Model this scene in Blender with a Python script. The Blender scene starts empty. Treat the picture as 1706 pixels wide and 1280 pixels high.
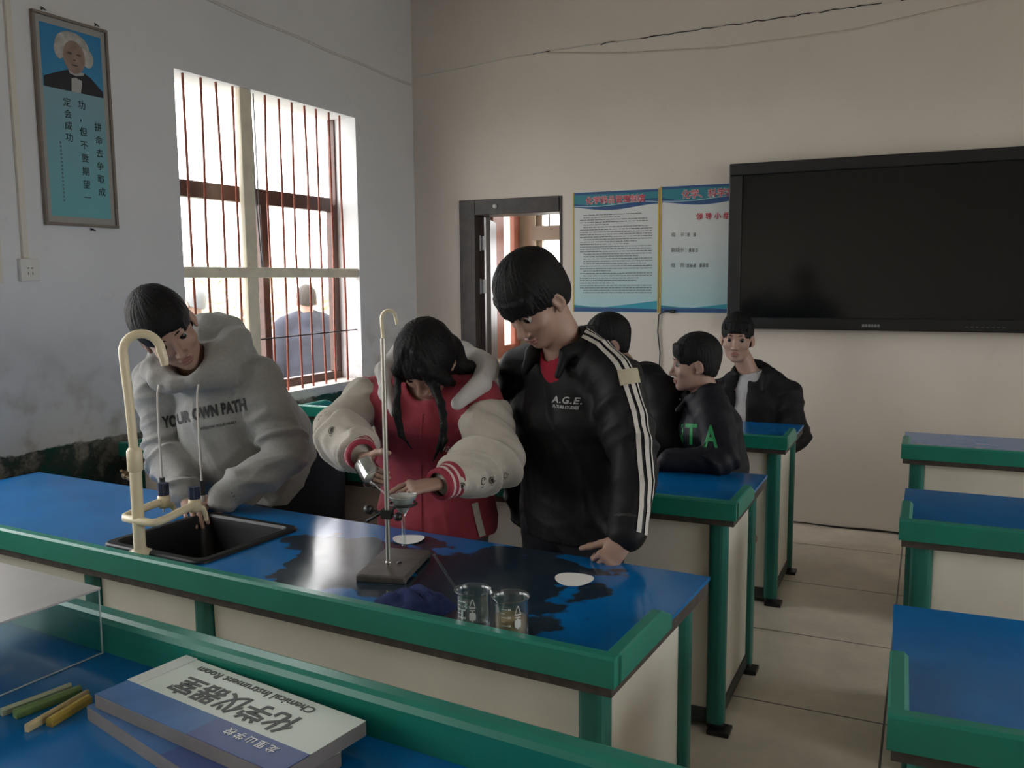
import bpy, math, random
import numpy as np
from mathutils import Vector, Matrix
from mathutils.bvhtree import BVHTree
random.seed(7)
S = bpy.context.scene
COL = S.collection
PI = math.pi

# ---------------------------------------------------------------- camera, light, exposure
FPX, YAW, PITCH, ROLL, EYE = 1474.95, 0.43973, -0.11792, -0.00824, Vector((0, 0, 1.55))
def _axes():
    f = Vector((-math.sin(YAW)*math.cos(PITCH), math.cos(YAW)*math.cos(PITCH), math.sin(PITCH)))
    r = Vector((math.cos(YAW), math.sin(YAW), 0)); u = r.cross(f)
    return f, r*math.cos(ROLL)+u*math.sin(ROLL), u*math.cos(ROLL)-r*math.sin(ROLL)
CF, CR, CU = _axes()
cam_d = bpy.data.cameras.new('camera'); cam = bpy.data.objects.new('camera', cam_d); COL.objects.link(cam)
cam_d.sensor_fit = 'HORIZONTAL'; cam_d.sensor_width = 36.0; cam_d.lens = FPX/1706*36.0
cam_d.clip_start = 0.05
cam.matrix_world = Matrix(((CR.x, CU.x, -CF.x, EYE.x), (CR.y, CU.y, -CF.y, EYE.y), (CR.z, CU.z, -CF.z, EYE.z), (0, 0, 0, 1)))
S.camera = cam

world = bpy.data.worlds.new('overcast_sky'); S.world = world; world.use_nodes = True
_bg = world.node_tree.nodes['Background']
_bg.inputs[0].default_value = (1.0, 0.985, 0.985, 1); _bg.inputs[1].default_value = 4.2
S.view_settings.view_transform = 'Standard'; S.view_settings.look = 'None'
S.view_settings.gamma = 1.0; S.view_settings.use_curve_mapping = False
S.view_settings.exposure = 0.88
S.cycles.use_denoising = True
S.cycles.max_bounces = 10; S.cycles.diffuse_bounces = 6; S.cycles.transparent_max_bounces = 16
S.cycles.sample_clamp_indirect = 6.0; S.cycles.caustics_reflective = False; S.cycles.caustics_refractive = False

# room: left wall x=XL, back wall y=YB (the one with the screen), camera stands near the origin
XL, XR, YB, YF, ZC = -3.462, 3.7, 5.70, -3.2, 3.55
WT = 0.24
LEFT_WINDOWS = [(3.425, 4.975, 0.885, 2.61), (0.2, 2.25, 0.885, 2.61), (-2.6, -0.5, 0.885, 2.61)]      # y0,y1,z0,z1
RIGHT_WINDOWS = [(0.2, 2.2, 0.9, 2.6), (3.2, 4.8, 0.9, 2.6)]
DOOR = (-3.065, -2.30, 0.0, 2.10)                                             # x0,x1,z0,z1
def window_portal(c, sx, sy, ry):
    d = bpy.data.lights.new('window_daylight', 'AREA'); d.shape = 'RECTANGLE'; d.size = sx; d.size_y = sy
    d.cycles.is_portal = True
    o = bpy.data.objects.new('window_daylight', d); COL.objects.link(o); o.location = c; o.rotation_euler = ry
for (y0, y1, z0, z1) in LEFT_WINDOWS:
    window_portal((XL-WT-0.02, (y0+y1)/2, (z0+z1)/2), z1-z0, y1-y0, (0, -PI/2, 0))
for (y0, y1, z0, z1) in RIGHT_WINDOWS:
    window_portal((XR+WT+0.02, (y0+y1)/2, (z0+z1)/2), z1-z0, y1-y0, (0, PI/2, 0))

# ---------------------------------------------------------------- helpers
def at(px, py, y):
    """the point at depth y of the room that the photograph shows at (px, py)"""
    d = CF + CR*((px-853)/FPX) - CU*((py-640)/FPX)
    return EYE + d*(y/d.y)
def atz(px, py, z):
    d = CF + CR*((px-853)/FPX) - CU*((py-640)/FPX)
    return EYE + d*((z-EYE.z)/d.z)

_MATS = {}
def mat(name, col, rough=0.6, metal=0.0, spec=0.5, var=0.0, vscale=6.0, bump=0.0, bscale=60.0, sheen=0.0, coat=0.0):
    if name in _MATS: return _MATS[name]
    m = bpy.data.materials.new(name); m.use_nodes = True; nt = m.node_tree; b = nt.nodes['Principled BSDF']
    b.inputs['Base Color'].default_value = (*col, 1); b.inputs['Roughness'].default_value = rough
    b.inputs['Metallic'].default_value = metal; b.inputs['Specular IOR Level'].default_value = spec
    if sheen: b.inputs['Sheen Weight'].default_value = sheen
    if coat: b.inputs['Coat Weight'].default_value = coat
    tc = nt.nodes.new('ShaderNodeTexCoord')
    if var > 0:
        n = nt.nodes.new('ShaderNodeTexNoise'); n.inputs['Scale'].default_value = vscale; n.inputs['Detail'].default_value = 5
        nt.links.new(tc.outputs['Object'], n.inputs['Vector'])
        mr = nt.nodes.new('ShaderNodeMapRange'); mr.inputs[1].default_value = 0.3; mr.inputs[2].default_value = 0.7
        mr.inputs[3].default_value = 1-var; mr.inputs[4].default_value = 1+var
        nt.links.new(n.outputs['Fac'], mr.inputs[0])
        mx = nt.nodes.new('ShaderNodeVectorMath'); mx.operation = 'SCALE'; mx.inputs[0].default_value = col
        nt.links.new(mr.outputs[0], mx.inputs['Scale']); nt.links.new(mx.outputs[0], b.inputs['Base Color'])
    if bump > 0:
        n2 = nt.nodes.new('ShaderNodeTexNoise'); n2.inputs['Scale'].default_value = bscale; n2.inputs['Detail'].default_value = 4
        nt.links.new(tc.outputs['Object'], n2.inputs['Vector'])
        bp = nt.nodes.new('ShaderNodeBump'); bp.inputs['Strength'].default_value = bump; bp.inputs['Distance'].default_value = 0.01
        nt.links.new(n2.outputs['Fac'], bp.inputs['Height']); nt.links.new(bp.outputs[0], b.inputs['Normal'])
    _MATS[name] = m
    return m
def glass_mat(name, col=(1, 1, 1), rough=0.0, ior=1.45):
    if name in _MATS: return _MATS[name]
    m = bpy.data.materials.new(name); m.use_nodes = True; b = m.node_tree.nodes['Principled BSDF']
    b.inputs['Base Color'].default_value = (*col, 1); b.inputs['Roughness'].default_value = rough
    b.inputs['Transmission Weight'].default_value = 1.0; b.inputs['IOR'].default_value = ior
    _MATS[name] = m; return m
def pane_mat(name, tint=(0.97, 1, 0.99), power=4.0, edge=0.55, base=0.035):
    if name in _MATS: return _MATS[name]
    m = bpy.data.materials.new(name); m.use_nodes = True; nt = m.node_tree; nt.nodes.remove(nt.nodes['Principled BSDF'])
    t = nt.nodes.new('ShaderNodeBsdfTransparent'); t.inputs[0].default_value = (*tint, 1)
    g = nt.nodes.new('ShaderNodeBsdfGlossy'); g.inputs['Roughness'].default_value = 0.03
    lw = nt.nodes.new('ShaderNodeLayerWeight'); lw.inputs[0].default_value = 0.5
    pw = nt.nodes.new('ShaderNodeMath'); pw.operation = 'POWER'; pw.inputs[1].default_value = power
    ml = nt.nodes.new('ShaderNodeMath'); ml.operation = 'MULTIPLY_ADD'; ml.inputs[1].default_value = edge; ml.inputs[2].default_value = base
    mx = nt.nodes.new('ShaderNodeMixShader')
    nt.links.new(lw.outputs['Facing'], pw.inputs[0]); nt.links.new(pw.outputs[0], ml.inputs[0])
    nt.links.new(ml.outputs[0], mx.inputs[0]); nt.links.new(t.outputs[0], mx.inputs[1]); nt.links.new(g.outputs[0], mx.inputs[2])
    nt.links.new(mx.outputs[0], nt.nodes['Material Output'].inputs[0])
    _MATS[name] = m; return m

def frame_of(z, x=None):
    z = Vector(z).normalized()
    x = Vector(x) if x is not None else (Vector((1, 0, 0)) if abs(z.x) < 0.9 else Vector((0, 1, 0)))
    x = (x - z*x.dot(z)).normalized(); y = z.cross(x)
    return x, y, z
class MB:
    """collects boxes, tubes, sheets and links them as one mesh object"""
    def __init__(s): s.v = []; s.f = []; s.mi = []; s.sm = []
    def add(s, vs, fs, mi=0, smooth=False):
        o = len(s.v); s.v += [tuple(v) for v in vs]
        for f in fs: s.f.append([i+o for i in f]); s.mi.append(mi); s.sm.append(smooth)
        return s
    def box(s, x0, x1, y0, y1, z0, z1, mi=0):
        vs = [(x, y, z) for z in (z0, z1) for y in (y0, y1) for x in (x0, x1)]
        return s.add(vs, [(0, 2, 3, 1), (4, 5, 7, 6), (0, 1, 5, 4), (2, 6, 7, 3), (0, 4, 6, 2), (1, 3, 7, 5)], mi)
    def obox(s, c, ax, ay, az, mi=0):
        c = Vector(c); ax = Vector(ax); ay = Vector(ay); az = Vector(az)
        vs = [c+ax*i+ay*j+az*k for k in (-1, 1) for j in (-1, 1) for i in (-1, 1)]
        return s.add(vs, [(0, 2, 3, 1), (4, 5, 7, 6), (0, 1, 5, 4), (2, 6, 7, 3), (0, 4, 6, 2), (1, 3, 7, 5)], mi)
    def tube(s, pts, r, seg=14, mi=0, caps=True, flat=1.0, ref=None):
        pts = [Vector(p) for p in pts]; n = len(pts); rr = r if isinstance(r, (list, tuple)) else [r]*n
        vs = []; fs = []; prev = Vector(ref) if ref is not None else None
        for i, p in enumerate(pts):
            t = (pts[min(i+1, n-1)]-pts[max(i-1, 0)]).normalized()
            x, y, _ = frame_of(t, prev); prev = x
            for k in range(seg):
                a = 2*PI*k/seg; vs.append(p + x*(rr[i]*math.cos(a)) + y*(rr[i]*flat*math.sin(a)))
        for i in range(n-1):
            for k in range(seg):
                fs.append((i*seg+k, i*seg+(k+1) % seg, (i+1)*seg+(k+1) % seg, (i+1)*seg+k))
        s.add(vs, fs, mi, True)
        if caps:
            s.add(vs[:seg], [tuple(range(seg))[::-1]], mi); s.add(vs[-seg:], [tuple(range(seg))], mi)
        return s
    def lathe(s, prof, c=(0, 0, 0), seg=32, mi=0, axis=(0, 0, 1), smooth=True):
        x, y, z = frame_of(axis); c = Vector(c); n = len(prof); vs = []; fs = []
        for (r, h) in prof:
            for k in range(seg):
                a = 2*PI*k/seg; vs.append(c + x*(r*math.cos(a)) + y*(r*math.sin(a)) + z*h)
        for i in range(n-1):
            for k in range(seg): fs.append((i*seg+k, i*seg+(k+1) % seg, (i+1)*seg+(k+1) % seg, (i+1)*seg+k))
        return s.add(vs, fs, mi, smooth)
    def loft(s, loops, mi=0, smooth=False, cap0=False, cap1=False):
        n = len(loops[0]); vs = [v for l in loops for v in l]; fs = []
        for i in range(len(loops)-1):
            for k in range(n): fs.append((i*n+k, i*n+(k+1) % n, (i+1)*n+(k+1) % n, (i+1)*n+k))
        s.add(vs, fs, mi, smooth)
        if cap0: s.add(loops[0], [tuple(range(n))[::-1]], mi)
        if cap1: s.add(loops[-1], [tuple(range(n))], mi)
        return s
    def poly(s, pts, mi=0): return s.add(pts, [tuple(range(len(pts)))], mi)
    def build(s, name, m, parent=None, bevel=0.0, bseg=2, loc=None):
        me = bpy.data.meshes.new(name); me.from_pydata(s.v, [], s.f)
        for x in (m if isinstance(m, (list, tuple)) else [m]): me.materials.append(x)
        for p, i, sm in zip(me.polygons, s.mi, s.sm): p.material_index = i; p.use_smooth = sm
        me.validate(); me.update()
        o = bpy.data.objects.new(name, me); COL.objects.link(o)
        if parent is not None: o.parent = parent
        if loc is not None: o.location = loc
        if bevel > 0:
            b = o.modifiers.new('bevel', 'BEVEL'); b.width = bevel; b.segments = bseg; b.limit_method = 'ANGLE'; b.angle_limit = 0.6
        return o
def rrect(w, d, r, z, n=6, cx=0, cy=0):
    out = []
    for (sx, sy, a0) in ((1, 1, 0), (-1, 1, PI/2), (-1, -1, PI), (1, -1, 3*PI/2)):
        for k in range(n+1):
            a = a0+PI/2*k/n; out.append(Vector((cx+sx*(w/2-r)+r*math.cos(a), cy+sy*(d/2-r)+r*math.sin(a), z)))
    return out
def tag(o, label=None, cat=None, group=None, kind=None):
    if label: o['label'] = label
    if cat: o['category'] = cat
    if group: o['group'] = group
    if kind: o['kind'] = kind
    return o
def empty(name, loc=(0, 0, 0), rz=0.0):
    o = bpy.data.objects.new(name, None); COL.objects.link(o); o.location = loc; o.rotation_euler = (0, 0, rz)
    o.empty_display_size = 0.1; return o
def copy_tree(o, parent=None):
    c = o.copy(); COL.objects.link(c)
    if parent is not None: c.parent = parent
    for ch in list(o.children): copy_tree(ch, c)
    return c
def text_obj(name, txt, size, m, origin, u, v, parent=None, align='CENTER', bold=0.0, depth=0.0006, sx=1.0, shear=0.0, spacing=1.0, project=None):
    """lettering as a thin mesh lying in the plane (u, v) through origin"""
    cu = bpy.data.curves.new(name, 'FONT'); cu.body = txt; cu.size = size; cu.align_x = align; cu.align_y = 'CENTER'
    cu.offset = bold*size; cu.extrude = depth/2; cu.shear = shear; cu.space_character = spacing; cu.resolution_u = 3
    t = bpy.data.objects.new('tmp_text', cu); COL.objects.link(t)
    dg = bpy.context.evaluated_depsgraph_get(); ev = t.evaluated_get(dg)
    me = bpy.data.meshes.new_from_object(ev); me.name = name
    bpy.data.objects.remove(t, do_unlink=True); bpy.data.curves.remove(cu)
    u = Vector(u).normalized(); v = Vector(v).normalized(); n = u.cross(v); origin = Vector(origin)
    me.materials.clear(); me.materials.append(m)
    if project is None:
        for w in me.vertices: w.co = origin + u*(w.co.x*sx) + v*w.co.y + n*(w.co.z+depth/2)
    else:
        bm = bmesh.new(); bm.from_mesh(me)
        bmesh.ops.subdivide_edges(bm, edges=[e for e in bm.edges if e.calc_length() > size*0.3], cuts=3, use_grid_fill=False)
        bm.to_mesh(me); bm.free()
        for w in me.vertices:
            p = origin + u*(w.co.x*sx) + v*w.co.y
            hit = project.ray_cast(p+n*0.3, -n, 0.7)
            w.co = (hit[0] if hit[0] is not None else p) + n*(w.co.z+depth/2+0.0012)
    me.update()
    o = bpy.data.objects.new(name, me); COL.objects.link(o)
    if parent is not None: o.parent = parent
    return o
import bmesh

# ---------------------------------------------------------------- the setting
def nodes_mat(name):
    m = bpy.data.materials.new(name); m.use_nodes = True; _MATS[name] = m
    return m, m.node_tree, m.node_tree.nodes['Principled BSDF']
def wall_material(name, base, band=None, band_z=0.0):
    """limewashed plaster: faint blotches, grime, and on the window wall an old peeling dark green dado"""
    m, nt, b = nodes_mat(name); N = nt.nodes.new; L = nt.links.new
    tc = N('ShaderNodeTexCoord')
    n1 = N('ShaderNodeTexNoise'); n1.inputs['Scale'].default_value = 1.3; n1.inputs['Detail'].default_value = 6; L(tc.outputs['Object'], n1.inputs[0])
    r1 = N('ShaderNodeMapRange'); r1.inputs[1].default_value = .3; r1.inputs[2].default_value = .75; r1.inputs[3].default_value = .93; r1.inputs[4].default_value = 1.04; L(n1.outputs['Fac'], r1.inputs[0])
    sc = N('ShaderNodeVectorMath'); sc.operation = 'SCALE'; sc.inputs[0].default_value = base; L(r1.outputs[0], sc.inputs['Scale'])
    out = sc.outputs[0]
    n2 = N('ShaderNodeTexNoise'); n2.inputs['Scale'].default_value = 7; n2.inputs['Detail'].default_value = 8; n2.inputs['Roughness'].default_value = .7; L(tc.outputs['Object'], n2.inputs[0])
    r2 = N('ShaderNodeMapRange'); r2.inputs[1].default_value = .62; r2.inputs[2].default_value = .75; r2.inputs[3].default_value = 0; r2.inputs[4].default_value = .35; L(n2.outputs['Fac'], r2.inputs[0])
    mx = N('ShaderNodeMixRGB'); L(r2.outputs[0], mx.inputs[0]); L(out, mx.inputs[1]); mx.inputs[2].default_value = (base[0]*.72, base[1]*.70, base[2]*.66, 1); out = mx.outputs[0]
    if band:
        sx = N('ShaderNodeSeparateXYZ'); L(tc.outputs['Object'], sx.inputs[0])
        n3 = N('ShaderNodeTexNoise'); n3.inputs['Scale'].default_value = 16; n3.inputs['Detail'].default_value = 8; L(tc.outputs['Object'], n3.inputs[0])
        ad = N('ShaderNodeMath'); ad.operation = 'MULTIPLY_ADD'; L(n3.outputs['Fac'], ad.inputs[0]); ad.inputs[1].default_value = .05; L(sx.outputs['Z'], ad.inputs[2])
        lt = N('ShaderNodeMapRange'); L(ad.outputs[0], lt.inputs[0]); lt.inputs[1].default_value = band_z+.028; lt.inputs[2].default_value = band_z+.020; lt.inputs[3].default_value = 0; lt.inputs[4].default_value = 1
        # peeled patches and a crusty dark line at the top of the dado
        n4 = N('ShaderNodeTexNoise'); n4.inputs['Scale'].default_value = 4.5; n4.inputs['Detail'].default_value = 9; n4.inputs['Roughness'].default_value = .68; L(tc.outputs['Object'], n4.inputs[0])
        pr = N('ShaderNodeValToRGB'); L(n4.outputs['Fac'], pr.inputs[0])
        e = pr.color_ramp.elements; e[0].position = .40; e[0].color = (*band, 1); e[1].position = .62; e[1].color = (.30, .28, .25, 1)
        k = e.new(.5); k.color = (.045, .06, .055, 1)
        m2 = N('ShaderNodeMixRGB'); L(lt.outputs[0], m2.inputs[0]); L(out, m2.inputs[1]); L(pr.outputs[0], m2.inputs[2]); out = m2.outputs[0]
        # rising damp above the dado
        dm = N('ShaderNodeMapRange'); L(sx.outputs['Z'], dm.inputs[0]); dm.inputs[1].default_value = band_z+.55; dm.inputs[2].default_value = band_z; dm.inputs[3].default_value = 0; dm.inputs[4].default_value = 1
        n5 = N('ShaderNodeTexNoise'); n5.inputs['Scale'].default_value = 9; n5.inputs['Detail'].default_value = 9; L(tc.outputs['Object'], n5.inputs[0])
        r5 = N('ShaderNodeMapRange'); L(n5.outputs['Fac'], r5.inputs[0]); r5.inputs[1].default_value = .48; r5.inputs[2].default_value = .68; r5.inputs[3].default_value = 0; r5.inputs[4].default_value = .7
        ml = N('ShaderNodeMath'); ml.operation = 'MULTIPLY'; L(dm.outputs[0], ml.inputs[0]); L(r5.outputs[0], ml.inputs[1])
        lo = N('ShaderNodeMath'); lo.operation = 'SUBTRACT'; lo.inputs[0].default_value = 1; L(lt.outputs[0], lo.inputs[1])
        mm = N('ShaderNodeMath'); mm.operation = 'MULTIPLY'; L(ml.outputs[0], mm.inputs[0]); L(lo.outputs[0], mm.inputs[1])
        m3 = N('ShaderNodeMixRGB'); L(mm.outputs[0], m3.inputs[0]); L(out, m3.inputs[1]); m3.inputs[2].default_value = (.36, .33, .27, 1); out = m3.outputs[0]
    L(out, b.inputs['Base Color']); b.inputs['Roughness'].default_value = .85; b.inputs['Specular IOR Level'].default_value = .2
    bp = N('ShaderNodeBump'); bp.inputs['Strength'].default_value = .25; bp.inputs['Distance'].default_value = .01; L(n2.outputs['Fac'], bp.inputs['Height']); L(bp.outputs[0], b.inputs['Normal'])
    return m
def floor_material():
    m, nt, b = nodes_mat('cream_floor_tile'); N = nt.nodes.new; L = nt.links.new
    tc = N('ShaderNodeTexCoord'); mp = N('ShaderNodeMapping'); L(tc.outputs['Object'], mp.inputs[0])
    mp.inputs['Location'].default_value = (0.08, -3.19, 0); 
    br = N('ShaderNodeTexBrick'); L(mp.outputs[0], br.inputs[0]); br.offset = 0; br.squash = 1
    br.inputs['Scale'].default_value = 1; br.inputs['Brick Width'].default_value = .693; br.inputs['Row Height'].default_value = .693
    br.inputs['Mortar Size'].default_value = .004; br.inputs['Mortar Smooth'].default_value = .1; br.inputs['Bias'].default_value = 0
    br.inputs['Color1'].default_value = (.88, .79, .67, 1); br.inputs['Color2'].default_value = (.82, .73, .61, 1); br.inputs['Mortar'].default_value = (.10, .085, .07, 1)
    n = N('ShaderNodeTexNoise'); n.inputs['Scale'].default_value = 3.2; n.inputs['Detail'].default_value = 9; n.inputs['Roughness'].default_value = .65; L(tc.outputs['Object'], n.inputs[0])
    r = N('ShaderNodeMapRange'); L(n.outputs['Fac'], r.inputs[0]); r.inputs[1].default_value = .35; r.inputs[2].default_value = .7; r.inputs[3].default_value = .82; r.inputs[4].default_value = 1.08
    sc = N('ShaderNodeVectorMath'); sc.operation = 'SCALE'; L(br.outputs['Color'], sc.inputs[0]); L(r.outputs[0], sc.inputs['Scale']); L(sc.outputs[0], b.inputs['Base Color'])
    rr = N('ShaderNodeMapRange'); L(n.outputs['Fac'], rr.inputs[0]); rr.inputs[3].default_value = .22; rr.inputs[4].default_value = .42; L(rr.outputs[0], b.inputs['Roughness'])
    return m
W_LEFT = wall_material('left_wall_limewash', (.70, .70, .715), band=(.012, .07, .055), band_z=.83)
W_BACK = wall_material('back_wall_limewash', (.69, .625, .555))  # white plaster; the warm tint of the light is put into its colour
CEIL = mat('grey_old_ceiling_paint', (.46, .44, .41), .9)
CREAM = mat('cream_painted_wood', (.72, .66, .52), .55, var=.12, vscale=9)
BROWN = mat('dark_brown_window_wood', (.075, .03, .02), .4, var=.3, vscale=12)
RUST = mat('red_oxide_window_bar', (.26, .062, .034), .55, var=.35, vscale=25)
def struct(o): return tag(o, kind='structure')
struct(MB().box(XL-WT, XR+WT, YF-WT, YB+WT, -.12, 0).build('floor', floor_material()))
struct(MB().box(XL-WT, XR+WT, YF-WT, YB+WT, ZC, ZC+.12).build('ceiling', CEIL))
def wall_with_openings(name, m, axis, a0, a1, t0, t1, z0, z1, holes):
    """a wall along x (axis 0) or y (axis 1) of thickness t0..t1 with rectangular openings"""
    mb = MB()
    def bx(p, q, r, s_):
        if q-p < 1e-4 or s_-r < 1e-4: return
        if axis == 0: mb.box(p, q, t0, t1, r, s_)
        else: mb.box(t0, t1, p, q, r, s_)
    cur = a0
    for (h0, h1, hz0, hz1) in sorted(holes):
        bx(cur, h0, z0, z1); bx(h0, h1, z0, hz0); bx(h0, h1, hz1, z1); cur = h1
    bx(cur, a1, z0, z1)
    return struct(mb.build(name, m))
wall_with_openings('wall_left', W_LEFT, 1, YF, YB, XL-WT, XL, 0, ZC, LEFT_WINDOWS)
wall_with_openings('wall_right', W_BACK, 1, YF, YB, XR, XR+WT, 0, ZC, RIGHT_WINDOWS)
wall_with_openings('wall_back', W_BACK, 0, XL-WT, XR+WT, YB, YB+WT, 0, ZC, [DOOR])
wall_with_openings('wall_front', W_BACK, 0, XL-WT, XR+WT, YF-WT, YF, 0, ZC, [])
# raised seams where an old suspended ceiling met the walls
PLAST = mat('plaster_seam', (.60, .58, .55), .9)
DARK = mat('black_crack', (.02, .015, .015), .9)
struct(MB().tube([(XL+.004, y, 3.003-.03*(y-3.68)/1.1+.004*math.sin(y*9)) for y in np.linspace(-2.8, YB-.02, 60)], .008, 6).build('trim_1', PLAST))
struct(MB().tube([(x, YB-.002, np.interp(x, (-3.46, -2.67, -1.96, 1.2), (3.0, 3.06, 3.073, 3.13))+.004*math.sin(x*5)) for x in np.linspace(XL+.02, 1.2, 50)], .004, 6).build('trim_2', PLAST))
cr = MB()
for (xa, xb) in ((-2.5, -2.38), (-2.02, -1.9), (-1.75, -.32), (-.22, .12)):
    xs = np.linspace(xa, xb, max(4, int((xb-xa)*28)))
    cr.tube([(x, YB-.003, np.interp(x, (-3.46, -2.67, -1.96, 1.2), (3.0, 3.062, 3.075, 3.132))+.003*math.sin(x*41)+.002*math.sin(x*97)) for x in xs], [.002+.0025*abs(math.sin(x*23)) for x in xs], 5)
struct(cr.build('trim_3', DARK))
struct(MB().tube([(x, YB-.001, np.interp(x, (-2.45, -1.9, -1.24, -.47, .2, .8), (3.065, 3.0, 2.962, 2.975, 3.05, 3.13))) for x in np.linspace(-2.4, .8, 40)], .006, 6).build('trim_4', mat('tan_wall_stain', (.56, .50, .43), .9)))
struct(MB().tube([(x, YB-.004, .004+.006*abs(math.sin(x*7))) for x in np.linspace(-2.25, 2.5, 60)], [.003+.005*abs(math.sin(x*17)*math.sin(x*5)) for x in np.linspace(-2.25, 2.5, 60)], 5).build('trim_5', DARK))
# ---- windows
def make_window(name, y0, y1, z0, z1, xo, sgn, mull, bars=True, detail=True):
    """sgn=+1: the room is towards +x of the window. A cream surround, brown sashes, round security bars"""
    root = struct(empty(name, (0, 0, 0)))
    xi = xo + sgn*.20
    lo, hi = sorted((xo+sgn*.02, xo+sgn*.075))
    f = MB()
    w = .055
    f.box(lo, hi, y0, y1, z0, z0+w).box(lo, hi, y0, y0+.02, z0+w, z1)
    zt = z0+(z1-z0)*.675
    f.box(lo, hi, y1-w, y1, z0+w, zt).box(lo, hi, y1-.012, y1, zt, z1)
    f.box(lo, hi, y0+w, y1-w, zt-.045, zt+.045)
    for yy in (mull+.29,):
        f.box(lo, hi, yy-.03, yy+.03, z0+w, zt-.045)
    f.build('window_frame', BROWN, root, bevel=.004)
    g = MB().box((lo+hi)/2-.002, (lo+hi)/2+.002, y0+w, y1-w, zt+.045, z1-w)
    g.box((lo+hi)/2-.002, (lo+hi)/2+.002, y0+w, mull-.05, z0+w, zt-.045)
    g.build('window_pane', pane_mat('window_glass'), root)
    l2, h2 = sorted((xi-sgn*.01, xi+sgn*.025))
    c = MB().box(l2, h2, mull-.045, mull+.045, z0, z1)
    c.build('window_mullion', CREAM, root, bevel=.004)
    zb = z0+(z1-z0)*.41
    MB().box(l2, h2+.004*sgn if sgn > 0 else h2, y0, y1, zb-.022, zb+.036).build('window_crossbar', CREAM, root, bevel=.004)
    sl, sh = sorted((xo, xi+sgn*.055))
    MB().box(sl, sh, y0, y1, z0-.05, z0+.004).build('window_sill', mat('pale_window_sill', (.62, .58, .52), .7, var=.15), root, bevel=.004)
    if bars:
        n = 12 if y1-y0 < 1.8 else 17
        for k in range(n):
            yy = y0+.055+(y1-y0-.11)*(k+.5*(1 if k > n*.35 else .7))/n
            if abs(yy-mull) < .05: continue
            MB().tube([(xi+.006*math.sin(k*3+j), yy+.004*math.sin(k+j*2.1), z0+.004+(z1-z0-.004)*j/4) for j in range(5)], .0068, 8).build('window_bar', RUST, root)
        MB().tube([(xi+.004, mull, z0+.33), (xi+.004, y1, z0+.335)], .0045, 6).build('window_rod', mat('dark_steel_rod', (.06, .05, .05), .5, 0.6), root)
    if detail:
        MB().tube([(xi-.03, mull+.10, z1), (xi-.03, mull+.11, zt), (xi-.02, mull+.13, zb)], .005, 6).tube([(xi-.03, mull+.125, z1), (xi-.03, mull+.135, zt), (xi-.02, mull+.14, zb)], .004, 6).build('window_cable', mat('dark_cable', (.05, .05, .055), .5), root)
    return root
make_window('window_1', *LEFT_WINDOWS[0], XL-WT, 1, 3.955)
make_window('window_2', *LEFT_WINDOWS[1], XL-WT, 1, 1.0, detail=False)
make_window('window_3', *LEFT_WINDOWS[2], XL-WT, 1, -1.6, detail=False)
for i, w in enumerate(RIGHT_WINDOWS):
    make_window('window_%d' % (i+4), *w, XR+WT, -1, (w[0]+w[1])/2, bars=False, detail=False)
# ---- doorway, open leaf and the lobby behind it
DJ = mat('black_brown_door_paint', (.028, .020, .018), .45, var=.5, vscale=14, bump=.1)
d = struct(empty('door_1'))
x0, x1, _, zt = DOOR
MB().box(x0-.02, x0+.105, YB-.012, YB+WT, 0, zt+.012).box(x0+.105, x1-.012, YB-.012, YB+WT, zt-.095, zt+.012).box(x1-.012, x1+.008, YB-.006, YB+WT, 0, zt+.012).build('door_frame', DJ, d, bevel=.003)
MB().obox((x0+.115-.128, YB+.07+.36, 1.0), (-.128, .36, 0), (.021, .0075, 0), (0, 0, 1.0)).build('door_leaf', mat('dark_maroon_door_leaf', (.035, .014, .014), .4, var=.3), d, bevel=.003)
for hz in (1.81, 1.50):
    h = MB().box(x0+.106, x0+.150, YB+.06, YB+.066, hz-.05, hz+.05).tube([(x0+.108, YB+.062, hz-.055), (x0+.108, YB+.062, hz+.055)], .007, 8)
    h.build('hinge', mat('dull_steel_hinge', (.42, .42, .42), .45, .7), d)
MB().lathe([(.0, .02), (.012, .02), (.016, .008), (.016, 0)], (x0+.27, YB-.012, zt-.04), 12, axis=(0, -1, 0)).build('door_stop', mat('pale_paint_blob', (.6, .6, .58), .5), d)
LOB = mat('lobby_cream_wall', (.74, .68, .58), .85, var=.06)
LY1 = YB+2.45
struct(MB().box(-4.6, -1.0, YB+WT, LY1+.2, -.12, 0).build('floor_lobby', mat('lobby_floor', (.5, .46, .4), .5)))
struct(MB().box(-4.6, -1.0, YB+WT, LY1+.2, 2.9, 3.0).build('ceiling_lobby', CEIL))
LWX = (-3.86, -3.74)
wall_with_openings('wall_lobby_left', LOB, 1, YB+WT, LY1, LWX[0], LWX[1], 0, 2.9, [(YB+1.96, YB+2.34, .86, 2.22)])
wall_with_openings('wall_lobby_far', LOB, 0, -4.6, -1.0, LY1, LY1+.2, 0, 2.9, [(-3.57, -2.5, 1.08, 2.55)])
struct(MB().box(-1.2, -1.0, YB+WT, LY1, 0, 2.9).build('wall_lobby_right', LOB))
window_portal((LWX[0]-.02, YB+2.15, 1.54), 1.36, .38, (0, -PI/2, 0)); window_portal((-3.03, LY1+.22, 1.8), 1.07, 1.47, (-PI/2, 0, 0))
REDW = mat('red_brown_window_wood', (.26, .075, .04), .45, var=.25)
lw = struct(empty('window_lobby_side')); m_ = MB(); ya, yb, za, zb = YB+1.96, YB+2.34, .86, 2.22
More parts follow.
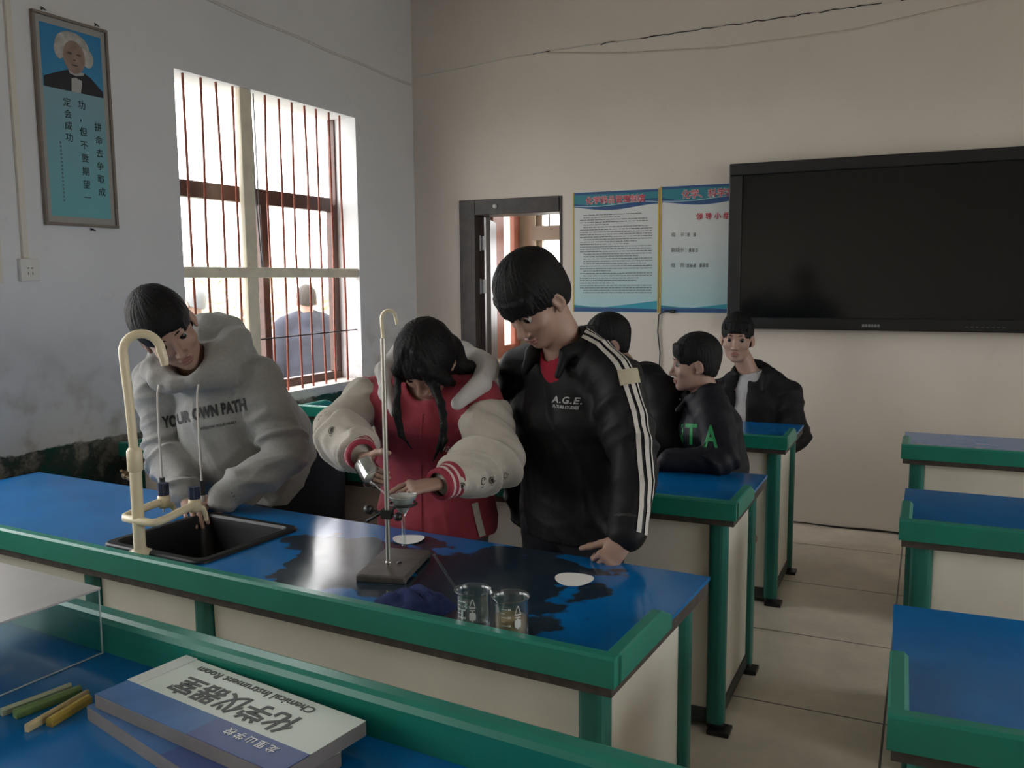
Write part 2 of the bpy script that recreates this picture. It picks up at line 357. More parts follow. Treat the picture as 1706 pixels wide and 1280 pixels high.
m_.box(LWX[1]-.02, LWX[1]+.03, ya-.16, ya+.07, za-.06, zb+.06).box(LWX[1]-.02, LWX[1]+.03, yb-.07, yb+.05, za-.06, zb+.06).box(LWX[1]-.02, LWX[1]+.03, ya+.06, yb-.07, zb-.05, zb+.06).box(LWX[1]-.02, LWX[1]+.03, ya+.06, yb-.07, za-.06, za+.05)
m_.build('window_frame', REDW, lw, bevel=.004)
lw = struct(empty('window_lobby_far')); xa, xb, za, zb = -3.57, -2.5, 1.08, 2.55
m_ = MB().box(xa, xa+.06, LY1+.04, LY1+.1, za, zb).box(xb-.06, xb, LY1+.04, LY1+.1, za, zb).box(xa+.06, xb-.06, LY1+.04, LY1+.1, za, za+.06).box(xa+.06, xb-.06, LY1+.04, LY1+.1, zb-.06, zb).box(xa-.02, xb+.02, LY1-.02, LY1+.12, 1.93, 2.07)
m_.build('window_frame', mat('taupe_window_wood', (.42, .34, .27), .5), lw, bevel=.004)
for k in range(4):
    xx = xa+.13+k*.235; MB().tube([(xx, LY1+.06, 2.07), (xx, LY1+.06, zb-.04)], .008, 8).build('window_bar', mat('dark_steel_rod', (.06, .05, .05), .5, .6), lw)

# ---- outside the window wall: yard and a line of shrubs
struct(MB().box(-60, 60, -60, 60, -.42, -.30).build('ground', mat('pale_concrete_yard', (.55, .53, .48), .9, var=.1)))

# ---------------------------------------------------------------- benches
BLUE = mat('blue_bench_laminate', (.002, .145, .42), .16, spec=.38, var=.10, vscale=5, bump=.02, bscale=30)
GREEN = mat('teal_green_lacquer', (.012, .20, .145), .30, var=.08, vscale=8)
GLEG = mat('teal_green_leg', (.014, .155, .125), .35, var=.08)
BOARD = mat('dark_brown_underboard', (.055, .043, .036), .6, var=.4, vscale=30)
PANEL = mat('white_melamine_panel', (.83, .79, .71), .45, var=.04)
KICK = mat('dark_grey_plinth', (.035, .045, .045), .5)
BLACKP = mat('black_plastic', (.012, .012, .013), .4)
def stained_top():
    """the blue laminate with old dark burn and chemical stains in the middle of the bench"""
    m, nt, b = nodes_mat('blue_laminate_with_dark_stains'); N = nt.nodes.new; L = nt.links.new
    tc = N('ShaderNodeTexCoord'); mp = N('ShaderNodeMapping'); L(tc.outputs['Object'], mp.inputs[0])
    n = N('ShaderNodeTexNoise'); n.inputs['Scale'].default_value = 7; n.inputs['Detail'].default_value = 3; n.inputs['Roughness'].default_value = .5; L(tc.outputs['Object'], n.inputs[0])
    # irregular blot: distance from two blot centres, broken up by noise
    def blot(cx, cy, ax, ay):
        v = N('ShaderNodeVectorMath'); v.operation = 'SUBTRACT'; L(tc.outputs['Object'], v.inputs[0]); v.inputs[1].default_value = (cx, cy, .78)
        s = N('ShaderNodeVectorMath'); s.operation = 'MULTIPLY'; L(v.outputs[0], s.inputs[0]); s.inputs[1].default_value = (1/ax, 1/ay, 0)
        l = N('ShaderNodeVectorMath'); l.operation = 'LENGTH'; L(s.outputs[0], l.inputs[0]); return l.outputs['Value']
    a, c2, c3 = blot(1.40, .02, .31, .36), blot(1.47, -.20, .22, .18), blot(1.0, .02, .34, .24)
    mn = N('ShaderNodeMath'); mn.operation = 'MINIMUM'; L(a, mn.inputs[0]); L(c2, mn.inputs[1])
    mn2 = N('ShaderNodeMath'); mn2.operation = 'MINIMUM'; L(mn.outputs[0], mn2.inputs[0]); L(c3, mn2.inputs[1])
    ad = N('ShaderNodeMath'); ad.operation = 'MULTIPLY_ADD'; L(n.outputs['Fac'], ad.inputs[0]); ad.inputs[1].default_value = 1.7; L(mn2.outputs[0], ad.inputs[2])
    r = N('ShaderNodeMapRange'); L(ad.outputs[0], r.inputs[0]); r.inputs[1].default_value = 1.78; r.inputs[2].default_value = 1.70; r.inputs[3].default_value = 0; r.inputs[4].default_value = .93
    n2 = N('ShaderNodeTexNoise'); n2.inputs['Scale'].default_value = 22; n2.inputs['Detail'].default_value = 6; L(tc.outputs['Object'], n2.inputs[0])
    cr_ = N('ShaderNodeValToRGB'); L(n2.outputs['Fac'], cr_.inputs[0]); e = cr_.color_ramp.elements
    e[0].position = .3; e[0].color = (.012, .018, .018, 1); e[1].position = .75; e[1].color = (.03, .035, .03, 1)
    n3 = N('ShaderNodeTexNoise'); n3.inputs['Scale'].default_value = 5; L(tc.outputs['Object'], n3.inputs[0])
    r3 = N('ShaderNodeMapRange'); L(n3.outputs['Fac'], r3.inputs[0]); r3.inputs[1].default_value = .3; r3.inputs[2].default_value = .7; r3.inputs[3].default_value = .9; r3.inputs[4].default_value = 1.1
    sc = N('ShaderNodeVectorMath'); sc.operation = 'SCALE'; sc.inputs[0].default_value = (.002, .145, .42); L(r3.outputs[0], sc.inputs['Scale'])
    mx = N('ShaderNodeMixRGB'); L(r.outputs[0], mx.inputs[0]); L(sc.outputs[0], mx.inputs[1]); L(cr_.outputs[0], mx.inputs[2]); L(mx.outputs[0], b.inputs['Base Color'])
    rr = N('ShaderNodeMapRange'); L(n2.outputs['Fac'], rr.inputs[0]); rr.inputs[3].default_value = .10; rr.inputs[4].default_value = .22; L(rr.outputs[0], b.inputs['Roughness'])
    return m
TZ = .78           # bench surface
def lab_bench(label, xr, yr, rz, L=2.8, D=.65, mids=(-.225, .225), sink=None, top=None, lip=.04, feet=True):
    """xr, yr: the front right corner on the floor. The green lip runs along the camera side and half of each end"""
    root = tag(empty('lab_bench', (xr, yr, 0), rz), label, 'lab bench', 'blue-topped laboratory benches')
    # local frame: x from -L to 0, y from 0 (lip side) to D
    t = MB()
    z0, z1 = .770, TZ
    if sink:
        a, b, c, d = sink
        t.box(-L, a, 0.01, D, z0, z1).box(b, 0, 0.01, D, z0, z1).box(a, b, 0.01, c, z0, z1).box(a, b, d, D, z0, z1)
    else: t.box(-L, 0, 0.01, D, z0, z1)
    t.build('tabletop', top or BLUE, root)
    u = MB()
    if sink: u.box(-L+.004, a, 0.004, D-.004, .735, z0).box(b, -.004, 0.004, D-.004, .735, z0).box(a, b, 0.004, c, .735, z0).box(a, b, d, D-.004, .735, z0)
    else: u.box(-L+.004, -.004, 0.004, D-.004, .735, z0)
    u.build('underboard', BOARD, root)
    w = .034; zt = TZ+lip
    def ring(x):   # cross-section of the front lip
        return [(x, -.004, .757), (x, -.004, zt-.006), (x, .002, zt), (x, w-.010, zt), (x, w, zt-.010), (x, w, TZ-.002), (x, w, .757)]
    e = MB(); e.loft([ring(-L-.004), ring(.004)], cap0=True, cap1=True)
    for s in (-1, 1):
        xo = (.004 if s > 0 else -L-.004); xi = xo - s*w
        y1 = D*.52
        def sec(y, h): 
            pts = [(xo, y, .757), (xo, y, TZ+h-.004), (xo-s*.004, y, TZ+h), (xi+s*.008, y, TZ+h), (xi, y, TZ+h-.008), (xi, y, .757)]
            return pts if s < 0 else pts
        e.loft([sec(w*.5, lip-.002), sec(y1-.06, lip-.002), sec(y1, .010)], cap0=True, cap1=True)
    e.build('edge_lip', GREEN, root)
    xs = [-.062, -L+.062]
    for x in xs:
        for y in (.058, D-.058):
            lg = MB().loft([rrect(.062, .062, .022, z, 4, x, y) for z in (.03, .735)], smooth=False, cap0=True, cap1=True).build('leg', GLEG, root)
            MB().loft([rrect(.058, .058, .02, z, 4, x, y) for z in (.012, .032)], cap0=True, cap1=True).box(x-.02, x+.055, y-.055, y+.02, 0, .016).build('foot', BLACKP, lg, bevel=.003)
    mx = [-L/2+m_ for m_ in mids]
    for x in mx:
        MB().loft([rrect(.056, .056, .02, z, 4, x, .058) for z in (.06, .735)], cap0=True, cap1=True).build('leg', GLEG, root)
    bx = sorted(xs+mx)
    for p, q in zip(bx[:-1], bx[1:]):
        MB().box(p+.032, q-.032, .052, .068, .07, .733).build('front_panel', PANEL, root)
    for x in xs: MB().box(x-.008, x+.008, .089, D-.089, .07, .733).build('end_panel', PANEL, root)
    MB().box(bx[0]+.032, bx[-1]-.032, D-.115, D-.10, .07, .733).build('back_panel', PANEL, root)
    k = MB().box(bx[0]+.032, bx[-1]-.032, .046, .074, .022, .072)
    for x in xs: k.box(x-.014, x+.014, .089, D-.089, .022, .072)
    k.build('plinth_rail', KICK, root)
    return root
RZ1 = math.radians(-3.6)
B1 = (-.525, 1.565)                 # front right corner of the bench where the three students work
def b1(x, y, z=0):                  # local -> world on that bench
    c, s = math.cos(RZ1), math.sin(RZ1); return Vector((B1[0]+x*c-y*s, B1[1]+x*s+y*c, z))
def b1inv(p):
    c, s = math.cos(RZ1), math.sin(RZ1); dx, dy = p[0]-B1[0], p[1]-B1[1]; return (dx*c+dy*s, -dx*s+dy*c)
SNK = (-1.645, -1.275, .13, .490)      # sink opening in local coordinates
_top = stained_top()
bench1 = lab_bench('long blue lab bench with sink, dark stains and green lip where three students work', B1[0], B1[1], RZ1, D=.66, sink=SNK, top=_top)
# the stain texture is laid out from the bench's left end
for ch in bench1.children:
    if ch.name.startswith('tabletop'):
        ch.data.transform(Matrix.Translation((1.9, -.33, 0))); ch.location = (-1.9, .33, 0)
lab_bench('middle blue lab bench of the left row, boy with green letters leaning on it', -.545, 2.862, 0, D=.64, mids=(-.34, .34))
lab_bench('farthest blue lab bench of the left row, in front of the boy in white shirt', -.567, 4.165, 0, D=.62)
lab_bench('nearest blue lab bench across the aisle at the right edge', -.03+2.8*math.cos(.024), 1.545+2.8*math.sin(.024), .024, D=.66)
lab_bench('middle one of the three blue lab benches across the aisle at right', 2.75, 2.855, 0, D=.62)
lab_bench('farthest blue lab bench across the aisle, under the black screen', 2.72, 4.165, 0, D=.60)
# ---- the demonstration bench in the foreground, its tall green ledge facing the students
RZ0 = math.radians(-4.9)
D0 = (-1.0, 1.198)
def b0(x, y, z=0):
    c, s = math.cos(RZ0), math.sin(RZ0); return Vector((D0[0]+x*c-y*s, D0[1]+x*s+y*c, z))
demo = tag(empty('demonstration_bench', (D0[0], D0[1], 0), RZ0), 'foreground blue bench with tall green ledge, holding plaques and clear box', 'bench')
MB().box(-2.3, 1.35, -.72, .01, .765, TZ).build('tabletop', BLUE, demo)
MB().box(-2.295, 1.345, -.715, .05, .735, .765).build('underboard', BOARD, demo)
def _lp(x): return [(x, .056, .757), (x, .056, .842), (x, .050, .852), (x, .040, .857), (x, .016, .857), (x, .006, .852), (x, 0, .842), (x, 0, .757)]
MB().loft([_lp(-2.304), _lp(1.354)], cap0=True, cap1=True).build('ledge', GREEN, demo)
for x in (-2.24, 1.29):
    for y in (-.66, -.02):
        lg = MB().loft([rrect(.062, .062, .022, z, 4, x, y) for z in (.03, .735)], cap0=True, cap1=True).build('leg', GLEG, demo)
        MB().loft([rrect(.058, .058, .02, z, 4, x, y) for z in (0, .032)], cap0=True, cap1=True).build('foot', BLACKP, lg)
MB().box(-2.2, 1.25, -.03, -.014, .07, .733).build('front_panel', PANEL, demo)
for x in (-2.24, 1.29): MB().box(x-.008, x+.008, -.63, -.05, .07, .733).build('end_panel', PANEL, demo)

# ---------------------------------------------------------------- things on the benches
STEEL = mat('dull_steel', (.42, .40, .36), .35, .85, var=.15)
IRON = mat('grey_painted_cast_iron', (.095, .085, .075), .5, .3, var=.25, vscale=18)
IVORY = mat('ivory_plastic_pipe', (.72, .62, .42), .32, var=.05)
NAVYP = mat('navy_blue_plastic', (.012, .02, .055), .35)
WPAPER = mat('white_filter_paper', (.84, .83, .80), .9)
GLASS = pane_mat('clear_lab_glass', (.93, .96, .955), 2.2, .95, .05)
# sink
sa, sb, sc_, sd = SNK
cx, cy, w_, d_ = (sa+sb)/2, (sc_+sd)/2, sb-sa, sd-sc_
sk = tag(empty('sink', b1(cx, cy, TZ), RZ1), 'black rectangular sink set into the blue bench beside the ivory tap', 'sink')
SB = mat('black_sink_resin', (.002, .002, .0025), .45)
lo = [rrect(w_+.045, d_+.045, .035, .0005), rrect(w_+.045, d_+.045, .035, .006), rrect(w_+.035, d_+.035, .032, .0095), rrect(w_-.004, d_-.004, .03, .0095), rrect(w_-.016, d_-.016, .03, .002)]
MB().loft(lo, smooth=False).build('rim', SB, sk)
MB().loft([rrect(w_-.016, d_-.016, .03, .002), rrect(w_-.02, d_-.02, .03, -.02), rrect(w_-.04, d_-.04, .04, -.19), rrect(w_-.10, d_-.10, .05, -.21)], smooth=True, cap1=True).build('basin', SB, sk)
MB().lathe([(.0, -.206), (.028, -.205), (.032, -.2085)], (0, 0, 0), 20).build('drain', STEEL, sk)
# tap column with a gooseneck and a yoke of two side valves
def lab_tap(label, base, rz, full=True):
    t = tag(empty('lab_tap', base, rz), label, 'tap', 'ivory gooseneck lab taps')
    MB().lathe([(.0, .008), (.034, .008), (.034, 0), (.0, 0)][::-1], seg=28).lathe([(.034, .004), (.033, .009), (.021, .012), (.019, .02)], seg=28).build('base_flange', IVORY, t)
    MB().tube([(0, 0, .008), (0, 0, .27)], .0165, 18).lathe([(.0165, .24), (.021, .245), (.021, .30), (.0175, .306), (.0135, .31)], seg=20).build('lower_pipe', IVORY, t)
    pts = [(0, 0, .29), (-.006, 0, .45), (-.012, 0, .54)]
    R = .050
    for k in range(0, 15):
        a = PI - PI*1.0*k/14; pts.append((R-.014+R*math.cos(a), 0, .578+R*math.sin(a)))
    pts += [(2*R-.008, 0, .556), (2*R-.006, 0, .538)]
    g = MB().tube(pts, [.0125]*(len(pts)-2)+[.012, .0105], 16)
    o = g.build('gooseneck', IVORY, t); o.rotation_euler = (0, 0, math.radians(40))
    if full:
        yk = [(.062, .145, .118), (.068, .10, .113), (.075, .03, .104), (.070, .006, .101), (.06, -.004, .10), (0, -.006, .10), (-.05, -.004, .10), (-.062, .006, .101), (-.066, .03, .104), (-.062, .085, .112), (-.058, .135, .118)]
        MB().tube(yk, .0115, 14).build('yoke', IVORY, t)
        for (vx, vy) in ((.062, .148), (-.058, .138)):
            v = MB().lathe([(0, .135), (.017, .135), (.019, .125), (.019, .105), (.014, .097), (0, .095)][::-1], (vx, vy, 0), 18)
            v.tube([(vx, vy, .11), (vx+.004, vy+.024, .10), (vx+.005, vy+.034, .082), (vx+.005, vy+.036, .062)], [.011, .010, .0075, .006], 12)
            vo = v.build('valve', IVORY, t)
            kn = MB()
            kn.loft([[Vector((vx+(.0155+.0018*(k % 2))*math.cos(2*PI*k/20), vy+(.0155+.0018*(k % 2))*math.sin(2*PI*k/20), z)) for k in range(20)] for z in (.136, .172)], cap0=True, cap1=True)
            kn.build('knob', NAVYP, vo, bevel=.002)
        MB().tube([(-.004, 0, .215), (-.03, -.004, .225)], .009, 12).tube([(-.03, -.004, .225), (-.04, -.005, .23)], .012, 12).tube([(-.034, -.02, .243), (-.048, .014, .216)], .004, 8).build('side_cock', mat('worn_brass', (.18, .13, .08), .4, .6), t)
    return t
p = atz(230, 925, TZ)
lab_tap('ivory gooseneck lab tap with two navy knobs beside the black sink', (p.x, p.y+.008, TZ), RZ1)
pb = at(655, 600, 4.43)
t_ = lab_tap('ivory gooseneck tap rising behind the girl in crimson', (pb.x-.06, 4.43, TZ), 0, full=False); t_.scale = (.85, .85, .94)
# iron ring stand with funnel
RS = Vector((-1.269, 1.949)); rot_rs = math.radians(14)
rs = tag(empty('retort_stand', (RS.x, RS.y, TZ), rot_rs), 'iron retort stand with tall steel rod in front of the girl', 'retort stand')
MB().loft([rrect(.135, .235, .008, .006), rrect(.135, .235, .008, .016), rrect(.127, .227, .008, .020)], cap0=True, cap1=True).box(-.066, .066, -.116, -.10, 0, .008).box(-.066, .066, .10, .116, 0, .008).build('base', IRON, rs, bevel=.002)
MB().tube([(-.007, -.031, .019), (-.007, -.031, .622)], .0064, 16).lathe([(.0064, .022), (.0085, .024), (.0085, .030), (.0064, .032)], (-.007, -.031, 0), 14).build('rod', STEEL, rs)
MB().lathe([(.0, .0225), (.006, .0225), (.007, .02)], (.016, -.010, 0), 10).build('screw_hole', BLACKP, rs)
rb = Matrix.Rotation(-rot_rs, 3, 'Z')
def rsl(x, y, z): 
    v = Vector((x-RS.x, y-RS.y, 0)); v = rb @ v; return Vector((v.x, v.y, z-TZ))
RODW = Vector((RS.x, RS.y)) + Vector((-.007*math.cos(rot_rs)+.031*math.sin(rot_rs), -.007*math.sin(rot_rs)-.031*math.cos(rot_rs)))
RING = Vector((-1.262, 1.985))
ZR = .951
ck = MB().obox(rsl(RODW.x, RODW.y, ZR-.012), (.015, 0, 0), (0, .012, 0), (0, 0, .012))
ck.tube([rsl(RODW.x, RODW.y, ZR-.012), rsl(RING.x, RING.y-.037, ZR)], .0045, 10)
clamp = ck.build('boss_clamp', mat('black_iron', (.03, .028, .027), .45, .5), rs, bevel=.002)
MB().tube([rsl(RODW.x-.012, RODW.y, ZR-.012), rsl(RODW.x-.05, RODW.y-.004, ZR-.006)], .004, 8).lathe([(.0, 0), (.012, .0), (.013, .01), (.010, .02), (0, .021)], rsl(RODW.x-.046, RODW.y-.003, ZR-.006), 14, axis=(-1, .1, .12)).tube([rsl(RODW.x-.058, RODW.y-.01, ZR-.036), rsl(RODW.x-.02, RODW.y, ZR-.012)], .0045, 8).build('thumbscrew', BLACKP, clamp)
MB().tube([rsl(RODW.x+.012, RODW.y, ZR-.014), rsl(RODW.x+.03, RODW.y, ZR-.016)], .004, 8).lathe([(.0, 0), (.011, .0), (.012, .008), (.009, .016), (0, .017)], rsl(RODW.x+.026, RODW.y, ZR-.016), 14, axis=(1, -.1, -.1)).build('thumbscrew', BLACKP, clamp)
MB().tube([rsl(RING.x+.036*math.cos(a), RING.y+.036*math.sin(a), ZR) for a in np.linspace(0, 2*PI, 41)], .0035, 10, caps=False).build('ring', mat('black_iron', (0, 0, 0)), rs)
fn = tag(empty('funnel', (RING.x, RING.y, ZR)), 'small glass funnel with white filter paper resting in the stand ring', 'funnel')
fp = [(.040, .022), (.041, .024), (.039, .0245), (.0375, .021), (.005, -.030), (.0032, -.036), (.0030, -.112), (.0045, -.118), (.0055, -.116), (.0052, -.038), (.0072, -.030), (.040, .022)]
MB().lathe(fp, seg=36).build('cone', GLASS, fn)
MB().lathe([(.0365, .0205), (.0070, -.0255), (.0015, -.0265), (.0012, -.0255), (.0062, -.0235), (.0360, .0215), (.0365, .0205)], seg=36).build('filter_paper', WPAPER, fn)
# filter paper discs on the bench
def paper_disc(label, p, r, seed):
    rg = random.Random(seed); ph = rg.random()*6
    mb = MB(); n = 40
    def z(rr, a): return .0012+.0025*(rr/r)**2*(1+math.sin(2*a+ph))
    for s in (0, 1):
        loops = []
        for rr in (0.001, r*.4, r*.75, r):
            loops.append([Vector((rr*math.cos(a), rr*math.sin(a), z(rr, a)+s*.0006)) for a in np.linspace(0, 2*PI, n, endpoint=False)])
        mb.loft(loops if s else loops[::-1], smooth=True)
    o = mb.build('filter_paper', WPAPER, None, loc=(p.x, p.y, TZ)); tag(o, label, 'filter paper', 'filter paper discs on the bench')
paper_disc('round white filter paper lying behind the retort stand base', atz(681, 900, TZ), .047, 1)
paper_disc('round white filter paper lying on the bench near the hand of the boy in black', atz(957, 967, TZ), .050, 4)
# beakers
ETCH = mat('white_etched_enamel', (.72, .72, .70), .7)
def beaker(label, x, y, rz, H=.090, R=.038, marks=0):
    t = tag(empty('beaker', (x, y, TZ), rz), label, 'beaker', 'glass beakers on the bench edge')
    prof = [(.0, .0), (R-.006, .0), (R-.001, .004), (R, .010), (R, H-.010), (R+.001, H-.005), (R+.0042, H), (R+.003, H+.0012), (R-.0008, H-.004), (R-.0022, H-.012), (R-.0022, .009), (R-.007, .0035), (0, .003)]
    mb = MB().lathe(prof, seg=56)
    vs = []
    for v in mb.v:
        a = math.atan2(v[1], v[0]); f = max(0, (v[2]-(H-.022))/.022); k = math.exp(-(a/.20)**2)*f*f
        vs.append((v[0]*(1+.18*k), v[1]*(1+.18*k), v[2]-.003*k*f))
    mb.v = vs
    mb.build('vessel', GLASS, t)
    e = MB(); RR = R+.0004
    def patch(a0, a1, z0, z1):
        n = 6; e.loft([[Vector((RR*math.cos(a), RR*math.sin(a), z)) for a in np.linspace(a0, a1, n)] for z in (z0, z1)][:0] or [[Vector((r_*math.cos(a), r_*math.sin(a), z)) for r_, z in ((RR, z0), (RR, z1), (RR+.0003, z1), (RR+.0003, z0))] for a in np.linspace(a0, a1, n)], cap0=True, cap1=True)
    A = marks
    # oval writing patch, warning triangle, graduation ladder
    for k in range(8):
        q = k/7*2-1; wd = .19*math.sqrt(max(.05, 1-q**4)); patch(A-wd, A+wd, .030+.020*k/7, .030+.020*(k+1)/7)
    for k in range(5): patch(A-.17+.030*k, A-.17+.030*k+.035, .062+.0036*k, .066+.0036*k); patch(A+.17-.030*k-.035, A+.17-.030*k, .062+.0036*k, .066+.0036*k)
    patch(A-.18, A+.18, .060, .0625); patch(A-.16, A+.16, .054, .0565)
    for k in range(7):
        z = .018+.009*k; patch(A-.95, A-.95+(.34 if k % 2 == 0 else .2), z, z+.0012)
        if k % 2 == 0: patch(A-.56, A-.50, z-.001, z+.003); patch(A-.47, A-.41, z-.001, z+.003)
    e.build('printed_marks', ETCH, t)
    return t
CAMA = lambda x, y: math.atan2(-y, -x)
pb1 = Vector((-.886, 1.672)); pb2 = Vector((-.792, 1.668))
beaker('empty glass beaker with a glass rod standing in it', pb1.x, pb1.y, 0, marks=CAMA(*pb1)-.05)
bk2 = beaker('glass beaker holding cloudy tan liquid, right of the empty beaker', pb2.x, pb2.y, CAMA(*pb2)-.55, marks=.95)
LIQ = mat('cloudy_tan_liquid', (.50, .34, .20), .25, var=.12, vscale=30)
MB().lathe([(0, .0035), (.031, .004), (.0352, .0095), (.0352, .043), (0, .043)], seg=40).build('liquid', LIQ, bk2)
ra, rb_ = at(722, 923, 1.69), Vector((pb1.x+.022, pb1.y-.006, TZ+.007))
gr_ = MB().tube([ra, ra.lerp(rb_, .5), rb_], .0028, 12).build('stirring_rod', GLASS); tag(gr_, 'thin glass stirring rod leaning out of the empty beaker', 'glass rod')
# crumpled navy cloth
def crumpled_cloth():
    c = [(-.10, -.045), (-.085, .02), (-.045, .085), (.0, .075), (.06, .05), (.098, .03), (.098, -.03), (.05, -.06), (-.03, -.06)]
    n = 64; loops = []
    angs = np.linspace(0, 2*PI, n, endpoint=False)
    ca = [math.atan2(y, x) % (2*PI) for x, y in c]; cr2 = [math.hypot(x, y) for x, y in c]
    o = np.argsort(ca); ca = np.array(ca)[o]; cr2 = np.array(cr2)[o]
    rad = np.interp(angs, ca, cr2, period=2*PI)
    def h(x, y, s):
        f = abs(math.sin(38*x+22*y+2*math.sin(30*y)))+.6*abs(math.sin(55*y-31*x+1.5*math.sin(40*x)))
        return .034*(1-s**2.2)*(0.55+.35*f)+.0015
    for s in np.linspace(1, 0.02, 22):
        loops.append([Vector((r*s*math.cos(a), r*s*math.sin(a), h(r*s*math.cos(a), r*s*math.sin(a), s))) for a, r in zip(angs, rad)])
    mb = MB().loft([[Vector((v.x, v.y, 0)) for v in loops[0]]]+loops, smooth=True, cap0=True, cap1=True)
    return mb.build('cloth', mat('navy_terry_cloth', (.004, .014, .085), .95, bump=.5, bscale=220))
cl = crumpled_cloth(); pc = atz(697, 1010, TZ); cl.location = (pc.x-.012, pc.y+.015, TZ); cl.rotation_euler = (0, 0, math.radians(-8))
tag(cl, 'crumpled navy cloth left of the beakers', 'cloth')
# clear box with grey lid on the foreground bench
def tob0(p): 
    c, s = math.cos(RZ0), math.sin(RZ0); dx, dy = p[0]-D0[0], p[1]-D0[1]; return (dx*c+dy*s, -dx*s+dy*c)
bx0 = tag(empty('acrylic_box', b0(-.532, -.004, TZ), RZ0+math.radians(1.0)), 'clear acrylic box with a grey lid at the left edge of the foreground bench', 'box')
AC = pane_mat('clear_acrylic', (.93, .97, .96))
Wb, Db, Hb = .56, .40, .142
MB().box(-.004, 0, -Db, 0, 0, Hb-.004).build('side_wall', AC, bx0); MB().box(-Wb, -Wb+.004, -Db, 0, 0, Hb-.004).build('side_wall', AC, bx0)
MB().box(-Wb+.004, -.004, -.004, 0, 0, Hb-.004).build('back_wall', AC, bx0); MB().box(-Wb+.004, -.004, -Db, -Db+.004, 0, Hb-.004).build('front_wall', AC, bx0)
GE = mat('bright_acrylic_edge', (.55, .62, .62), .25)
eg = MB()
for (ex, ey) in ((-.002, -.002), (-.002, -Db+.002)): eg.tube([(ex, ey, .002), (ex, ey, Hb-.005)], .0016, 6)
eg.tube([(-.001, -.002, .0016), (-.001, -Db, .0016)], .0014, 6)
eg.build('glued_edge', GE, bx0)
lid = MB(); hx, hy, hr = -.165, -.145, .030
ring_o = rrect(Wb+.004, Db+.004, .004, 0, 8, -Wb/2, -Db/2)
def hole(z): return [Vector((hx+hr*1.15*math.cos(math.atan2(v.y-hy, v.x-hx)), hy+hr*math.sin(math.atan2(v.y-hy, v.x-hx)), z)) for v in ring_o]
lid.loft([hole(Hb-.004)]+[[Vector((v.x, v.y, z)) for v in ring_o] for z in (Hb-.004, Hb)]+[hole(Hb), hole(Hb-.004)])
lid.build('lid', mat('brushed_grey_lid', (.40, .39, .38), .42, .25, var=.1, vscale=5), bx0)
# plaques
SIGNW = mat('pale_green_white_plaque', (.60, .66, .60), .35, var=.04)
SIGNB = mat('plaque_blue_band', (.035, .13, .33), .35, var=.25, vscale=8)
SIGND = mat('plaque_navy_band', (.04, .075, .24), .35)
EDGE = mat('grey_plaque_edge', (.20, .18, .175), .5, var=.2)
TXTG = mat('dark_grey_lettering', (.055, .06, .058), .5)
TXTW = mat('white_lettering', (.80, .80, .80), .5)
Wp, Dp, Tp = .474, .192, .024
def plaque(label, c, rz, z, full):
    t = tag(empty('door_plaque', (c.x, c.y, z), rz), label, 'sign', 'stacked door plaques')
    # local: reads with +x right, +y up; seen upside down by the camera
    MB().loft([rrect(Wp, Dp, .006, 0), rrect(Wp, Dp, .006, Tp-.001)], cap0=True, cap1=True).build('plate', EDGE, t)
    yb = Dp/2-.066
    MB().box(-Wp/2+.002, Wp/2-.002, -Dp/2+.002, yb, Tp-.001, Tp).build('white_face', SIGNW, t)
    MB().box(-.02, Wp/2-.002, yb, Dp/2-.002, Tp-.001, Tp).build('blue_band', SIGNB, t)
    MB().box(-Wp/2+.002, -.02, yb, Dp/2-.002, Tp-.001, Tp).build('navy_band', SIGND, t)
    tp = MB().box(Wp/2-.034, Wp/2+.0005, -Dp/2-.0005, yb, Tp, Tp+.0007)
    tp.build('tape', mat('cloudy_tape', (.62, .66, .62), .25), t)
    if full:
        text_obj('lettering', '化学仪器室', .062, TXTG, (0, -.018, Tp+.0002), (1, 0, 0), (0, 1, 0), t, bold=.018, sx=.98, spacing=1.0)
        text_obj('lettering', 'Chemical Instrument Room', .0275, TXTG, (.015, -.071, Tp+.0002), (1, 0, 0), (0, 1, 0), t, bold=.006)
        text_obj('lettering', '龙里山学校', .021, TXTW, (-.125, yb+.020, Tp+.0002), (1, 0, 0), (0, 1, 0), t, bold=.004, spacing=1.35)
    return t
cpl = Vector((-1.058, 1.090))
plaque('blue and white door plaque lying upside down on top of another plaque', cpl, PI+math.radians(-8.5), TZ+Tp+.0006, True)
plaque('lower grey-edged plaque sticking out beneath the blue and white plaque', cpl+Vector((-.012, -.032)), PI+math.radians(-15), TZ+.0002, False)
# coloured sticks
def stick(label, p, q, w, h, col, name):
    a, b = atz(*p, TZ+.008), atz(*q, TZ+.008); a.z = b.z = TZ+h/2
    d_ = (b-a); L_ = d_.length; t_ = d_.normalized(); s_ = Vector((-t_.y, t_.x, 0))
    mb = MB().loft([[a+t_*(L_*k)+s_*(w/2*sx_)+Vector((0, 0, h/2*sz_)) for sx_, sz_ in ((-1, -1), (1, -1), (1, .4), (.5, 1), (-.5, 1), (-1, .4))] for k in (0, 1)], cap0=True, cap1=True)
    tag(mb.build('plastic_stick', mat(name, col, .5, var=.12, vscale=40), bevel=.001), label, 'stick', 'coloured sticks beside the plaques')
stick('thicker green stick left of the yellow one', (24, 1190), (134, 1149), .016, .016, (.13, .22, .07), 'dull_green_stick')
stick('pale thin stick lying against the far side of the green stick', (2, 1186), (118, 1143), .011, .014, (.42, .46, .32), 'pale_green_stick')
stick('thicker yellow stick with its end against the plaques', (82, 1204), (148, 1164), .015, .016, (.48, .34, .06), 'yellow_stick')
stick('pale thin stick lying against the far side of the yellow stick', (44, 1213), (146, 1155), .010, .015, (.56, .47, .26), 'pale_yellow_stick')

